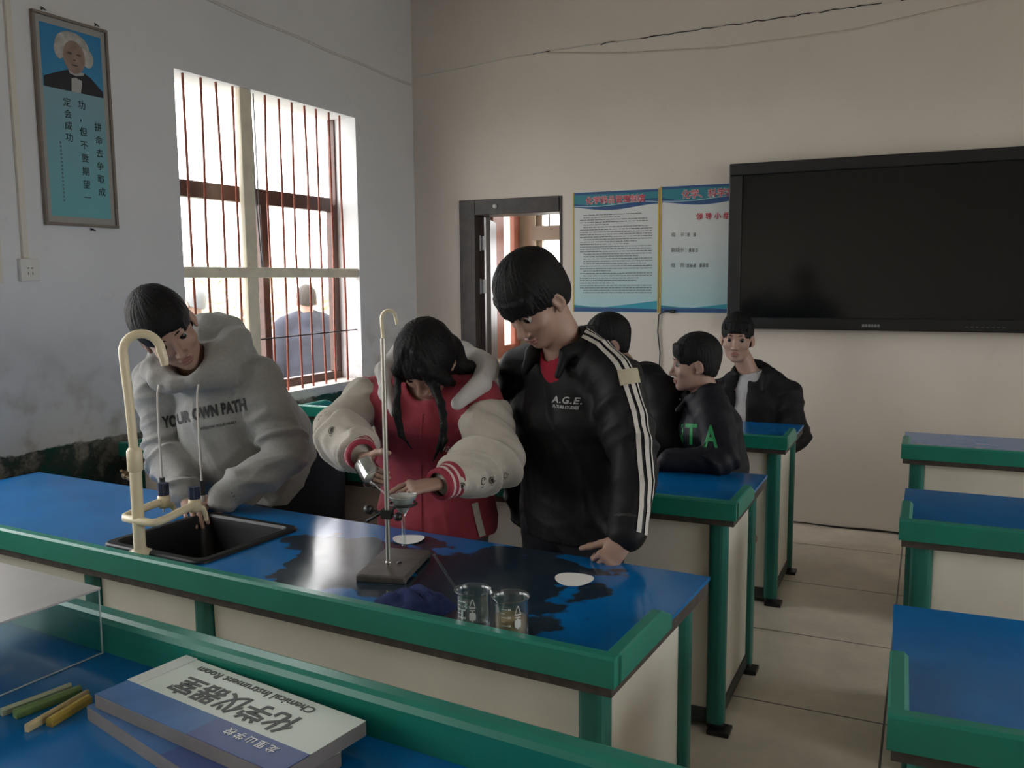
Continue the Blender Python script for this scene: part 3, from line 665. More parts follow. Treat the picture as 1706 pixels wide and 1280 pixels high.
# ---------------------------------------------------------------- things on the walls
SCR = mat('black_screen_glass', (.006, .007, .008), .12, spec=.4)
BEZ = mat('black_bezel', (.009, .009, .010), .38)
tv = tag(empty('display_screen', (0, YB, 0)), 'large black wall-mounted interactive display screen', 'screen')
tx0, tx1, tz0, tz1, ty = -1.145, .77, 1.232, 2.24, -.105
bz = .072
MB().box(tx0, tx1, ty+.02, -.012, tz0, tz1).build('housing', BEZ, tv, bevel=.004)
fr = MB()
fr.box(tx0, tx1, ty-.004, ty+.02, tz1-bz, tz1).box(tx0, tx1, ty-.004, ty+.02, tz0, tz0+bz).box(tx0, tx0+bz+.008, ty-.004, ty+.02, tz0+bz, tz1-bz).box(tx1-bz, tx1, ty-.004, ty+.02, tz0+bz, tz1-bz)
fr.build('bezel', BEZ, tv, bevel=.006)
MB().box(tx0+bz+.008, tx1-bz, ty+.012, ty+.016, tz0+bz, tz1-bz).build('panel', SCR, tv)
lg_ = MB()
for k in range(6): lg_.box(-.352+k*.0165, -.352+k*.0165+.013, ty-.0048, ty-.004, 1.254, 1.270)
lg_.build('logo', mat('grey_logo', (.22, .22, .22), .4), tv)
bt = MB()
for k in range(8): bt.box(.19+k*.026, .19+k*.026+.016, ty-.0048, ty-.004, 1.259, 1.263)
bt.build('buttons', mat('grey_marking', (.10, .10, .10), .4), tv)
# posters
PTEAL = mat('poster_teal', (.02, .20, .26), .5); PBLUE = mat('poster_blue', (.018, .075, .21), .5); PPALE = mat('poster_pale_grey', (.62, .66, .66), .55)
PAQUA = mat('poster_pale_aqua', (.40, .60, .63), .55); PYEL = mat('yellow_foil_edge', (.62, .40, .05), .5); PRED = mat('poster_red', (.55, .035, .06), .5)
PCYAN = mat('poster_cyan', (.03, .30, .40), .5); PLINE = mat('poster_grey_text', (.16, .17, .17), .6); PWHITE = mat('poster_white_outline', (.75, .72, .74), .5)
def poster(label, xa, xb, z0, z1, title, second):
    t = tag(empty('poster', (xa, YB, z0)), label, 'poster', 'notice posters on the back wall')
    W, H = xb-xa, z1-z0
    L_ = lambda k: -.003-.0008*k
    def sheet(pts, k, name, m): return MB().poly([(x, L_(k), z) for x, z in pts]).build(name, m, t)
    m = gradient_mat('poster_paper', (.62, .64, .63), (.34, .56, .60), H) 
    MB().box(0, W, L_(0), -.0005, 0, H).build('sheet', m, t)
    xs = np.linspace(.008, W-.008, 32)
    wave = lambda x, a, ph, b: b+a*math.sin(2*PI*x/W*.9+ph)
    sheet([(xs[0], H-.004)]+[(x, wave(x, .014, 2.2, H-.112)) for x in xs]+[(xs[-1], H-.004)], 1, 'header_band', PBLUE)
    sheet([(xs[0], H-.02)]+[(x, wave(x, .02, 2.6, H-.082)) for x in xs]+[(xs[-1], H-.02)], 2, 'header_wave', PTEAL)
    sheet([(x, wave(x, .012, 2.9, H-.095)+.012*math.sin(PI*x/W)) for x in xs]+[(x, wave(x, .012, 2.9, H-.095)+.012*math.sin(PI*x/W)-.004) for x in xs[::-1]], 3, 'header_line', PAQUA)
    sheet([(.008, .004), (W-.008, .004), (W-.008, .026), (.008, .040)], 1, 'footer_band', PBLUE)
    sheet([(W*.36, .034), (W-.008, .024), (W-.008, .078)], 2, 'footer_wedge', PCYAN)
    sheet([(.008, .05), (W*.4, .026), (.008, .034)], 2, 'footer_wedge', PTEAL)
    MB().box(0, .007, L_(4), L_(0), 0, H).box(W-.007, W, L_(4), L_(0), 0, H).build('edge_strip', PYEL, t)
    cx_ = W*.5 if not second else W*.60
    for nm, b_, m_, k in (('title', .045, PWHITE, 4), ('title', .012, PRED, 5)):
        text_obj(nm, title, .052 if not second else .056, m_, (cx_, L_(k), H-.062), (1, 0, 0), (0, 0, 1), t, bold=b_, depth=.0004)
    if second:
        text_obj('subtitle', '领导小组', .046, PRED, (W*.565, L_(3), H-.205), (1, 0, 0), (0, 0, 1), t, bold=.018, depth=.0004, spacing=1.5)
    rg = random.Random(5+int(second)); b = MB()
    if not second:
        for r_ in range(33):
            z = H-.158-r_*.0162
            x = .05 if rg.random() < .5 else .075; end = W-.045 if rg.random() < .55 else rg.uniform(.25, W-.06)
            while x < end:
                w_ = rg.uniform(.006, .03); b.box(x, min(x+w_, end), L_(2), L_(1), z, z+.0052); x += w_+rg.uniform(.002, .006)
    else:
        for r_, segs in enumerate([[(.178, .19), (.218, .24)], [(.190, .25)], [(.178, .238), (.26, .32)]]):
            z = H-.325-r_*.098
            for (a_, c_) in segs:
                x = a_
                while x < c_-.004:
                    for q in range(3): b.box(x, x+.015, L_(2), L_(1), z+q*.0085, z+q*.0085+.0036)
                    b.box(x+.002, x+.005, L_(2), L_(1), z-.002, z+.022); b.box(x+.010, x+.013, L_(2), L_(1), z-.001, z+.024); x += .021
    if second:
        for r_, tx in enumerate(('组　长：', '副组长：', '组　员：')): text_obj('role', tx, .030, PLINE, (.072, L_(2), H-.313-r_*.098), (1, 0, 0), (0, 0, 1), t, align='LEFT', depth=.0004, bold=.008)
    b.build('text_lines', PLINE, t)
    return t
def gradient_mat(name, top, bot, H):
    if name in _MATS: return _MATS[name]
    m, nt, b = nodes_mat(name); N = nt.nodes.new; L = nt.links.new
    tc = N('ShaderNodeTexCoord'); sx = N('ShaderNodeSeparateXYZ'); L(tc.outputs['Object'], sx.inputs[0])
    r = N('ShaderNodeMapRange'); L(sx.outputs['Z'], r.inputs[0]); r.inputs[1].default_value = 0; r.inputs[2].default_value = H*.65
    mx = N('ShaderNodeMixRGB'); L(r.outputs[0], mx.inputs[0]); mx.inputs[1].default_value = (*bot, 1); mx.inputs[2].default_value = (*top, 1)
    L(mx.outputs[0], b.inputs['Base Color']); b.inputs['Roughness'].default_value = .4; return m
poster('blue-headed notice poster full of small text, between doorway and second poster', -2.212, -1.612, 1.322, 2.128, '化学药品管理制度', False)
poster('blue-headed notice poster with few text lines, partly behind the screen', -1.604, -1.00, 1.322, 2.138, '化学、科学实验室', True)
cbl = MB().tube([Vector((-1.50, YB-.012, 1.325)), Vector((-1.56, YB-.012, 1.338)), Vector((-1.605, YB-.012, 1.31)), Vector((-1.612, YB-.010, 1.20)), Vector((-1.595, YB-.010, 1.06)), Vector((-1.60, YB-.010, .92)), Vector((-1.605, YB-.010, .5)), Vector((-1.60, YB-.010, .02))], .0045, 8)
cbl.tube([(-1.53, YB-.013, 1.332), (-1.50, YB-.013, 1.332)], .012, 10)
tag(cbl.build('power_cable', mat('black_cable_rubber', (.015, .015, .015), .5)), 'thin black cable hanging down the back wall below the posters', 'cable')
# framed portrait scroll on the window wall (x = XL): u = +y, v = +z
pf = tag(empty('framed_picture', (XL, 2.640, 1.800)), 'tall framed portrait print with blue background and black handwriting on the window wall', 'picture')
PW, PH = .378, .89
FRM = mat('grey_brown_picture_frame', (.20, .165, .135), .5, var=.1)
fm = MB()
for (y0, y1, z0, z1) in ((0, PW, 0, .012), (0, PW, PH-.012, PH), (0, .012, .012, PH-.012), (PW-.012, PW, .012, PH-.012)): fm.box(0.001, .022, y0, y1, z0, z1)
fm.build('frame', FRM, pf, bevel=.002)
MB().box(.001, .010, .012, PW-.012, .012, PH-.012).build('mount', mat('grey_mount', (.33, .32, .30), .6), pf)
def psheet(pts, k, name, m, par=pf): return MB().poly([(.0104+.0006*k, y, z) for y, z in pts]).build(name, m, par)
def ell(cy, cz, ry, rz_, n=28, a0=0, a1=2*PI): return [(cy+ry*math.cos(a), cz+rz_*math.sin(a)) for a in np.linspace(a0, a1, n, endpoint=abs(a1-a0) < 6)]
psheet([(.036, .040), (PW-.034, .040), (PW-.034, .585), (.036, .585)], 0, 'pale_blue_paper', gradient_mat('picture_blue_paper', (.20, .36, .42), (.13, .40, .44), .9))
psheet([(.036, .585), (PW-.034, .585), (PW-.034, .850), (.036, .850)], 0, 'sky_blue_backdrop', gradient_mat('picture_backdrop', (.02, .20, .42), (.10, .42, .55), 1.2))
portrait = psheet([(.04, .585), (PW-.036, .585), (PW-.038, .612), (.278, .662), (.245, .676), (.165, .676), (.13, .664), (.042, .628)], 1, 'portrait', mat('print_black_suit', (.012, .014, .02), .5))
psheet([(.165, .676), (.245, .676), (.232, .64), (.222, .585), (.175, .585), (.178, .64)], 2, 'shirt', mat('print_grey_shirt', (.38, .38, .38), .5), portrait)
HAIRP = mat('print_white_hair', (.42, .40, .37), .5, var=.25, vscale=30)
psheet(ell(.192, .775, .088, .066), 2, 'hair', HAIRP, portrait); psheet(ell(.268, .742, .03, .04), 2.3, 'hair', HAIRP, portrait); psheet(ell(.125, .755, .026, .04), 2.6, 'hair', HAIRP, portrait)
SKP = mat('print_skin', (.27, .19, .155), .5, var=.2, vscale=25)
psheet(ell(.198, .735, .056, .07), 3, 'face', SKP, portrait)
PDK = mat('print_dark_brown', (.07, .05, .045), .5)  # printed eyes, nose and mouth
for (y_, z_, a_, b_) in ((.176, .748, .014, .0045), (.222, .748, .014, .0045), (.199, .722, .008, .003), (.199, .700, .017, .0035)): psheet(ell(y_, z_, a_, b_, 14), 4, 'features', PDK, portrait)
psheet([(.16, .664), (.20, .655), (.24, .664), (.24, .636), (.20, .648), (.16, .636)], 4, 'bow_tie', mat('print_black_suit', (0, 0, 0)), portrait)
INK = mat('black_brush_ink', (.012, .02, .022), .6)
def column(txt, y, ztop, step, size):
    for k, ch in enumerate(txt):
        text_obj('character', ch, size, INK, (.0120, y, ztop-step*k), (0, 1, 0), (0, 0, 1), pf, depth=.0003, bold=.004)
column('定会成功', .148, .532, .050, .040)
column('功，但不要期望一', .222, .532, .0578, .040)
column('拼命去争取成', .302, .448, .0578, .040)
sg = MB()
for k in range(16): sg.box(.0112, .0116, .098, .106, .105+k*.0165, .105+k*.0165+.009)
sg.build('signature', mat('grey_blue_ink', (.10, .17, .19), .6), pf)
nl = MB()
for (y_, z_) in ((.06, PH+.014), (PW-.05, PH+.012), (.24, -.012)): nl.tube([(0, y_, z_), (.014, y_, z_+.004)], .003, 8).tube([(.012, y_-.012, z_+.006), (.014, y_+.012, z_-.004)], .0025, 6)
nl.build('nails', mat('dark_nail', (.06, .05, .045), .5, .6), pf)
# socket and conduit
so = tag(empty('wall_socket', (XL, 2.548, 1.605)), 'white wall socket below a conduit on the window wall', 'socket')
WPL = mat('white_plastic', (.66, .65, .62), .45)
MB().box(0, .022, -.043, .043, -.048, .048).build('plate', WPL, so, bevel=.004)
MB().box(.022, .0226, -.014, -.006, .006, .010).box(.022, .0226, .004, .012, .006, .010).box(.022, .0226, -.012, -.009, -.020, -.008).box(.022, .0226, .008, .011, -.020, -.008).build('slots', BLACKP, so)
co = MB().box(0, .016, -.013, .013, .049, ZC-1.605-.001)
tag(co.build('cable_conduit', mat('cream_conduit', (.66, .62, .54), .5), None, bevel=.003, loc=(XL, 2.538, 1.605)), 'cream cable conduit running up the window wall above the socket', 'conduit')
cf = MB().box(0, .014, -.008, .008, .0, 2.0)
tag(cf.build('cable_conduit', mat('cream_conduit', (0, 0, 0)), None, loc=(XL, 2.42, ZC-2.001)), 'second cream conduit at the left edge of the window wall', 'conduit')
# shrubs beyond the yard
def shrub(label, x, y, r, h, seed):
    rg = random.Random(seed); mb = MB()
    for k in range(420):
        a, b_ = rg.uniform(0, 2*PI), math.acos(rg.uniform(-.3, 1)); q = rg.uniform(.75, 1.0)
        c = Vector((r*q*math.sin(b_)*math.cos(a), r*q*math.sin(b_)*math.sin(a), h*.45+h*.55*q*math.cos(b_)))
        u = Vector((rg.uniform(-1, 1), rg.uniform(-1, 1), rg.uniform(-1, 1))).normalized(); v = u.cross(Vector((rg.uniform(-1, 1), rg.uniform(-1, 1), 1))).normalized(); s_ = rg.uniform(.12, .24)
        mb.poly([c-u*s_, c-v*s_*.55, c+u*s_, c+v*s_*.55])
    rt = tag(empty('shrub', (x, y, -.30)), label, 'shrub', 'pale shrubs beyond the yard')
    mb.build('foliage', mat('glare_pale_leaf', (.60, .64, .42), .6, var=.3), rt)  # leaf colour paled, the outdoor glare is put into it
    MB().tube([(0, 0, 0), (0, 0, h*.6)], .06, 8).build('trunk', mat('grey_trunk', (.25, .2, .16), .9), rt)
for k, (x, y, r, h) in enumerate([(-12, 11.0, 1.5, 1.9), (-13, 14.5, 1.7, 2.2), (-12.5, 18.5, 1.9, 2.0), (-15, 24, 2.3, 2.8)]):
    shrub(['pale shrub beyond the yard, leftmost through the window', 'pale shrub beyond the yard, second from left through the window', 'pale shrub beyond the yard, behind the man outside', 'pale shrub beyond the yard, farthest through the window'][k], x, y, r, h, k)

# ---------------------------------------------------------------- figures: implicit surfaces meshed on a grid
V3 = lambda *a: np.array(a[0] if len(a) == 1 else a, dtype=np.float64)
def nrm(v): v = np.asarray(v, float); return v/np.linalg.norm(v)
def _axis(lo, hi, step, fine):
    out = [lo]
    while out[-1] < hi:
        x = out[-1]; st = step
        for (a, b, f) in fine:
            if a-step*.5 <= x <= b: st = min(st, f)
        out.append(x+st)
    return np.array(out, dtype=np.float32)
class Field:
    def __init__(s, lo, hi, step=.010, fine=()):
        s.ax = [_axis(lo[i], hi[i], step, [(f[0][i], f[1][i], f[2]) for f in fine]) for i in range(3)]
        s.v = np.full([len(a) for a in s.ax], .2, dtype=np.float32); s.lab = np.zeros(s.v.shape, dtype=np.int8)
    def _blk(s, lo, hi, pad):
        sl = []
        for i in range(3):
            a, b = np.searchsorted(s.ax[i], [lo[i]-pad, hi[i]+pad]); 
            if b-a < 1: return None
            sl.append(slice(a, b))
        X = s.ax[0][sl[0]][:, None, None]; Y = s.ax[1][sl[1]][None, :, None]; Z = s.ax[2][sl[2]][None, None, :]
        return tuple(sl), X, Y, Z
    def _mix(s, sl, d, k, op, lab):
        o = s.v[sl]; d = d.astype(np.float32)
        if op == 'u':
            if lab: s.lab[sl] = np.where(d < o, lab, s.lab[sl])
            if k > 0:
                h = np.clip(.5+.5*(o-d)/k, 0, 1); s.v[sl] = o*(1-h)+d*h-k*h*(1-h)
            else: s.v[sl] = np.minimum(o, d)
        else:
            d = -d
            if k > 0:
                h = np.clip(.5-.5*(o-d)/k, 0, 1); s.v[sl] = o*(1-h)+d*h+k*h*(1-h)
            else: s.v[sl] = np.maximum(o, d)
    def cone(s, a, b, ra, rb, k=.0, op='u', lab=0):
        a = np.asarray(a, float); b = np.asarray(b, float); R = max(ra, rb)
        q = s._blk(np.minimum(a, b)-R, np.maximum(a, b)+R, k+.03)
        if q is None: return s
        sl, X, Y, Z = q; ab = b-a; L2 = max(ab@ab, 1e-12)
        h = np.clip(((X-a[0])*ab[0]+(Y-a[1])*ab[1]+(Z-a[2])*ab[2])/L2, 0, 1)
        d = np.sqrt((X-a[0]-h*ab[0])**2+(Y-a[1]-h*ab[1])**2+(Z-a[2]-h*ab[2])**2)-(ra+(rb-ra)*h)
        s._mix(sl, d, k, op, lab); return s
    def chain(s, pts, rad, k=.0, op='u', lab=0):
        # the links are joined sharply, then blended into the rest once, so that joints do not swell
        pts = [np.asarray(p, float) for p in pts]; R = max(rad)
        q = s._blk(np.min(pts, 0)-R, np.max(pts, 0)+R, k+.03)
        if q is None: return s
        sl, X, Y, Z = q; D = None
        for a, b, ra, rb in zip(pts[:-1], pts[1:], rad[:-1], rad[1:]):
            ab = b-a; L2 = max(ab@ab, 1e-12); h = np.clip(((X-a[0])*ab[0]+(Y-a[1])*ab[1]+(Z-a[2])*ab[2])/L2, 0, 1)
            d = np.sqrt((X-a[0]-h*ab[0])**2+(Y-a[1]-h*ab[1])**2+(Z-a[2]-h*ab[2])**2)-(ra+(rb-ra)*h)
            if D is None: D = d
            else:
                kk = .012; h = np.clip(.5+.5*(D-d)/kk, 0, 1); D = D*(1-h)+d*h-kk*h*(1-h)
        s._mix(sl, D, k, op, lab); return s
    def ell(s, c, r, R=None, k=.0, op='u', lab=0):
        c = np.asarray(c, float); r = np.asarray(r, float); M = np.eye(3) if R is None else np.asarray(R, float)
        ext = np.sqrt(((M*r[None, :])**2).sum(1)); q = s._blk(c-ext, c+ext, k+.03)
        if q is None: return s
        sl, X, Y, Z = q; dx, dy, dz = X-c[0], Y-c[1], Z-c[2]; k0 = 0; k1 = 0
        for i in range(3):
            u = dx*M[0, i]+dy*M[1, i]+dz*M[2, i]; k0 = k0+(u/r[i])**2; k1 = k1+(u/r[i]**2)**2
        k0 = np.sqrt(k0); k1 = np.sqrt(k1)+1e-6
        s._mix(sl, k0*(k0-1)/k1, k, op, lab); return s
    def sect(s, a, b, ra, rb, u, k=.0, op='u', lab=0, cap=1.0):
        """tapering elliptical trunk from a to b; radii (along u, across u)"""
        a = np.asarray(a, float); b = np.asarray(b, float); ab = b-a; L = np.linalg.norm(ab); w = ab/L
        u = np.asarray(u, float); u = nrm(u-w*(u@w)); v = np.cross(w, u); R = max(*ra, *rb)
        q = s._blk(np.minimum(a, b)-R, np.maximum(a, b)+R, k+.03)
        if q is None: return s
        sl, X, Y, Z = q; dx, dy, dz = X-a[0], Y-a[1], Z-a[2]
        t = dx*w[0]+dy*w[1]+dz*w[2]; h = np.clip(t/L, 0, 1); e = t-h*L
        p = (dx*u[0]+dy*u[1]+dz*u[2]); q2 = (dx*v[0]+dy*v[1]+dz*v[2])
        A = ra[0]+(rb[0]-ra[0])*h; B = ra[1]+(rb[1]-ra[1])*h; E = np.minimum(A, B)*cap
        k0 = np.sqrt((p/A)**2+(q2/B)**2+(e/E)**2); k1 = np.sqrt((p/A**2)**2+(q2/B**2)**2+(e/E**2)**2)+1e-6
        s._mix(sl, k0*(k0-1)/k1, k, op, lab); return s
    def cut(s, p, n, k=.0):
        """remove what lies on the side n of the plane through p"""
        p = np.asarray(p, float); n = nrm(n); X = s.ax[0][:, None, None]; Y = s.ax[1][None, :, None]; Z = s.ax[2][None, None, :]
        d = ((X-p[0])*n[0]+(Y-p[1])*n[1]+(Z-p[2])*n[2]).astype(np.float32)
        s.v = np.maximum(s.v, d); return s
    def mesh(s):
        v = s.v; ins = v < 0
        c = np.zeros([n-1 for n in v.shape], dtype=np.uint8)
        for i in (0, 1):
            for j in (0, 1):
                for k in (0, 1): c += ins[i:i+c.shape[0], j:j+c.shape[1], k:k+c.shape[2]]
        act = (c > 0) & (c < 8); ci = np.argwhere(act); n = len(ci)
        idx = np.full(c.shape, -1, dtype=np.int32); idx[act] = np.arange(n)
        co = [np.stack([s.ax[d][ci[:, d]], s.ax[d][ci[:, d]+1]], 1) for d in range(3)]
        pos = np.zeros((n, 3)); cnt = np.zeros(n); best = np.full(n, 9., dtype=np.float32); lab = np.zeros(n, dtype=np.int8)
        cor = [(i, j, k) for i in (0, 1) for j in (0, 1) for k in (0, 1)]
        val = {}
        for q in cor:
            I = (ci[:, 0]+q[0], ci[:, 1]+q[1], ci[:, 2]+q[2]); val[q] = v[I]; m = val[q] < best
            best[m] = val[q][m]; lab[m] = s.lab[I][m]
        for a in cor:
            for d in range(3):
                if a[d] == 0:
                    b = list(a); b[d] = 1; b = tuple(b); m = (val[a] < 0) != (val[b] < 0)
                    t = val[a][m]/(val[a][m]-val[b][m])
                    for e in range(3):
                        x0 = co[e][m, a[e]]; x1 = co[e][m, b[e]]; pos[m, e] += x0+(x1-x0)*t
                    cnt[m] += 1
        pos /= cnt[:, None]; F = []
        for d in range(3):
            e, f = (d+1) % 3, (d+2) % 3
            A = [slice(None)]*3; B = [slice(None)]*3; A[d] = slice(0, -1); B[d] = slice(1, None)
            for w in (e, f): A[w] = slice(1, -1); B[w] = slice(1, -1)
            ia, ib = ins[tuple(A)], ins[tuple(B)]; x = np.argwhere(ia != ib)
            if not len(x): continue
            flip = ia[tuple(x.T)]; x = x.copy(); x[:, e] += 1; x[:, f] += 1
            def g(de, df):
                y = x.copy(); y[:, e] -= de; y[:, f] -= df; return idx[tuple(y.T)]
            qd = np.stack([g(1, 1), g(0, 1), g(0, 0), g(1, 0)], 1); qd[~flip] = qd[~flip][:, ::-1]; F.append(qd)
        F = np.concatenate(F); F = F[(F >= 0).all(1)]
        return pos, F, lab
def vnoise(p, seed=0):
    """smooth value noise, 0..1"""
    p = np.asarray(p, float); i = np.floor(p).astype(np.int64); f = p-i; f = f*f*(3-2*f)
    def h(x, y, z):
        n = (x*374761393+y*668265263+z*2147483647+seed*1274126177) & 0x7fffffff
        n = ((n ^ (n >> 13))*1274126177) & 0x7fffffff; n = (n ^ (n >> 16)) & 0x7fffffff
        return n/2147483647.0
    r = 0
    for a in (0, 1):
        for b in (0, 1):
            for c in (0, 1):
                w = (f[:, 0] if a else 1-f[:, 0])*(f[:, 1] if b else 1-f[:, 1])*(f[:, 2] if c else 1-f[:, 2])
                r = r+w*h(i[:, 0]+a, i[:, 1]+b, i[:, 2]+c)
    return r
def folds(P, axis, across, fa, fx, seed):
    """creases running across the given axis; irregular"""
    w = np.stack([vnoise(P*6, seed+9), vnoise(P*6, seed+10), vnoise(P*6, seed+11)], 1)-.5
    Q = P+w*.07; axis = nrm(axis)
    u = Q@axis; rest = Q-np.outer(u, axis)
    n = vnoise(np.stack([u*fa, rest[:, 0]*fx+rest[:, 2]*fx*.4, rest[:, 1]*fx+rest[:, 2]*fx*.6], 1), seed)
    m = vnoise(np.stack([u*fa*2.1+7, rest[:, 0]*fx*1.5+rest[:, 2]*fx*.7, rest[:, 1]*fx*1.5+rest[:, 2]*fx], 1), seed+50)
    return (1-np.abs(np.clip((n-.5)*5, -1, 1)))**1.3+.35*(1-np.abs(np.clip((m-.5)*5, -1, 1)))-.45
def normals(P, F):
    a, b, c, d = (P[F[:, i]] for i in range(4)); fn = np.cross(c-a, d-b); N = np.zeros_like(P)
    for i in range(4): np.add.at(N, F[:, i], fn)
    return N/np.maximum(np.linalg.norm(N, axis=1, keepdims=True), 1e-12)
def smooth_mesh(P, F, it=1, lam=.5):
    for _ in range(it):
        S_ = np.zeros_like(P); n = np.zeros(len(P))
        for i in range(4):
            j = (i+1) % 4; np.add.at(S_, F[:, i], P[F[:, j]]); np.add.at(n, F[:, i], 1); np.add.at(S_, F[:, j], P[F[:, i]]); np.add.at(n, F[:, j], 1)
        P = P*(1-lam)+S_/np.maximum(n, 1)[:, None]*lam
    return P
def mesh_np(name, P, F, mats, parent=None, mi=None):
    me = bpy.data.meshes.new(name); me.vertices.add(len(P)); me.vertices.foreach_set('co', np.asarray(P, np.float32).ravel())
    me.loops.add(F.size); me.loops.foreach_set('vertex_index', F.astype(np.int32).ravel())
    me.polygons.add(len(F)); me.polygons.foreach_set('loop_start', np.arange(0, F.size, 4, dtype=np.int32)); me.polygons.foreach_set('loop_total', np.full(len(F), 4, dtype=np.int32))
    for m in mats: me.materials.append(m)
    if mi is not None: me.polygons.foreach_set('material_index', np.asarray(mi, np.int32))
    me.polygons.foreach_set('use_smooth', np.ones(len(F), dtype=bool)); me.update(calc_edges=True); me.validate()
    o = bpy.data.objects.new(name, me); COL.objects.link(o)
    if parent is not None: o.parent = parent
    return o
def bvh_of(o):
    me = o.data; return BVHTree.FromPolygons([v.co.copy() for v in me.vertices], [tuple(p.vertices) for p in me.polygons])

# ---- anatomy
SKIN = mat('warm_skin', (.40, .245, .19), .5, var=.05, vscale=14, bump=.05, bscale=180)
LIPS = mat('lip_skin', (.32, .145, .125), .45)
HAIR = mat('black_hair', (.005, .0045, .005), .62, spec=.25, bump=.35, bscale=160)
EYEW = mat('eye_white', (.36, .33, .31), .25); EYEB = mat('dark_brown_iris', (.015, .010, .008), .15)
class Head:
    """frame: x = the person's left, y = forward, z = up; origin between the ears at eye height"""
    def __init__(s, c, fwd, up, size=1.0, lid=.0026, gaze=0.0):
        s.lid = lid; s.gaze = gaze
        s.c = np.asarray(c, float); f = nrm(fwd); u = np.asarray(up, float); u = nrm(u-f*(u@f)); l = np.cross(u, f)
        s.R = np.stack([l, f, u], 1); s.s = size
    def W(s, *p): return s.c+s.R@(np.asarray(p, float)*s.s)
    def L(s, P): return (np.asarray(P)-s.c)@s.R/s.s
    def box(s, r=.17): return (s.c-r, s.c+r)
    def build(s, F):
        open_eyes = s.lid
        z = s.s; W = s.W; R = s.R
        def E(c, r, k=.02, op='u', rot=None): F.ell(W(*c), np.array(r)*z, R if rot is None else R@rot, k*z, op)
        E((0, -.012, .030), (.074, .093, .087)); E((0, .018, -.030), (.063, .070, .080)); E((0, .028, -.075), (.047, .052, .040))
        E((0, .066, -.100), (.021, .018, .016), .022)
        for x in (-1, 1):
            E((x*.040, .055, -.030), (.023, .020, .018), .022)
            E((x*.031, .103, .000), (.017, .016, .013), .014, 's')
        F.cone(W(-.032, .076, .019), W(.032, .076, .019), .010*z, .010*z, .016*z)
        F.cone(W(0, .082, .006), W(0, .101, -.036), .0065*z, .0095*z, .010*z)
        E((0, .1035, -.040), (.0105, .010, .009), .008)
        for x in (-1, 1):
            E((x*.0125, .092, -.044), (.0075, .009, .007), .006); E((x*.006, .100, -.0515), (.0035, .005, .003), .002, 's')
        E((0, .0865, -.0675), (.021, .009, .0055), .006); E((0, .0855, -.0775), (.0175, .009, .006), .006)
        F.cone(W(-.020, .0925, -.0725), W(.020, .0925, -.0725), .0016*z, .0016*z, .002*z, 's')
        t = math.radians(14)
        for x in (-1, 1):
            r_ = np.array([[math.cos(.35*x), -math.sin(.35*x), 0], [math.sin(.35*x), math.cos(.35*x), 0], [0, 0, 1]])
            r_ = r_@np.array([[1, 0, 0], [0, math.cos(t), math.sin(t)], [0, -math.sin(t), math.cos(t)]])
            E((x*.079, -.010, -.012), (.0075, .0175, .030), .006, 'u', r_); E((x*.0855, -.007, -.009), (.0055, .0095, .018), .004, 's', r_); E((x*.076, -.002, -.036), (.006, .008, .009), .006)
            if open_eyes > 0: E((x*.031, .090, .0), (.0145, .012, open_eyes), .003, 's')
        return s
    def faces(s, P, F):
        """material index: 1 on the lips"""
        q = s.L(P[F].mean(1)); m = np.zeros(len(F), int)
        m[((q[:, 0]/.0225)**2+((q[:, 2]+.0725)/.0115)**2 < 1) & (q[:, 1] > .078)] = 1
        return m
    def extras(s, parent, brow=1.0):
        for x in (-1, 1):
            c = Vector(s.W(x*.031, .0725, 0)); r = .0128*s.s
            mb = MB(); f = Vector(s.R@np.array([0, math.cos(s.gaze), -math.sin(s.gaze)]))
            prof = [(max(1e-5, r*math.sin(a)), r*math.cos(a)) for a in np.linspace(PI, 0, 14)]
            mb.lathe(prof[:-4], c, 16, 0, axis=f); mb.lathe(prof[-5:], c, 16, 1, axis=f)
            mb.build('eye', [EYEW, EYEB], parent)
        for x in (-1, 1):
            b = MB(); b.tube([Vector(s.W(x*.014, .0865, .0195)), Vector(s.W(x*.026, .0865, .0235)), Vector(s.W(x*.040, .079, .0225)), Vector(s.W(x*.050, .068, .0175))], [.0022, .0030*brow, .0026*brow, .001], 8)
            b.build('eyebrow', HAIR, parent)
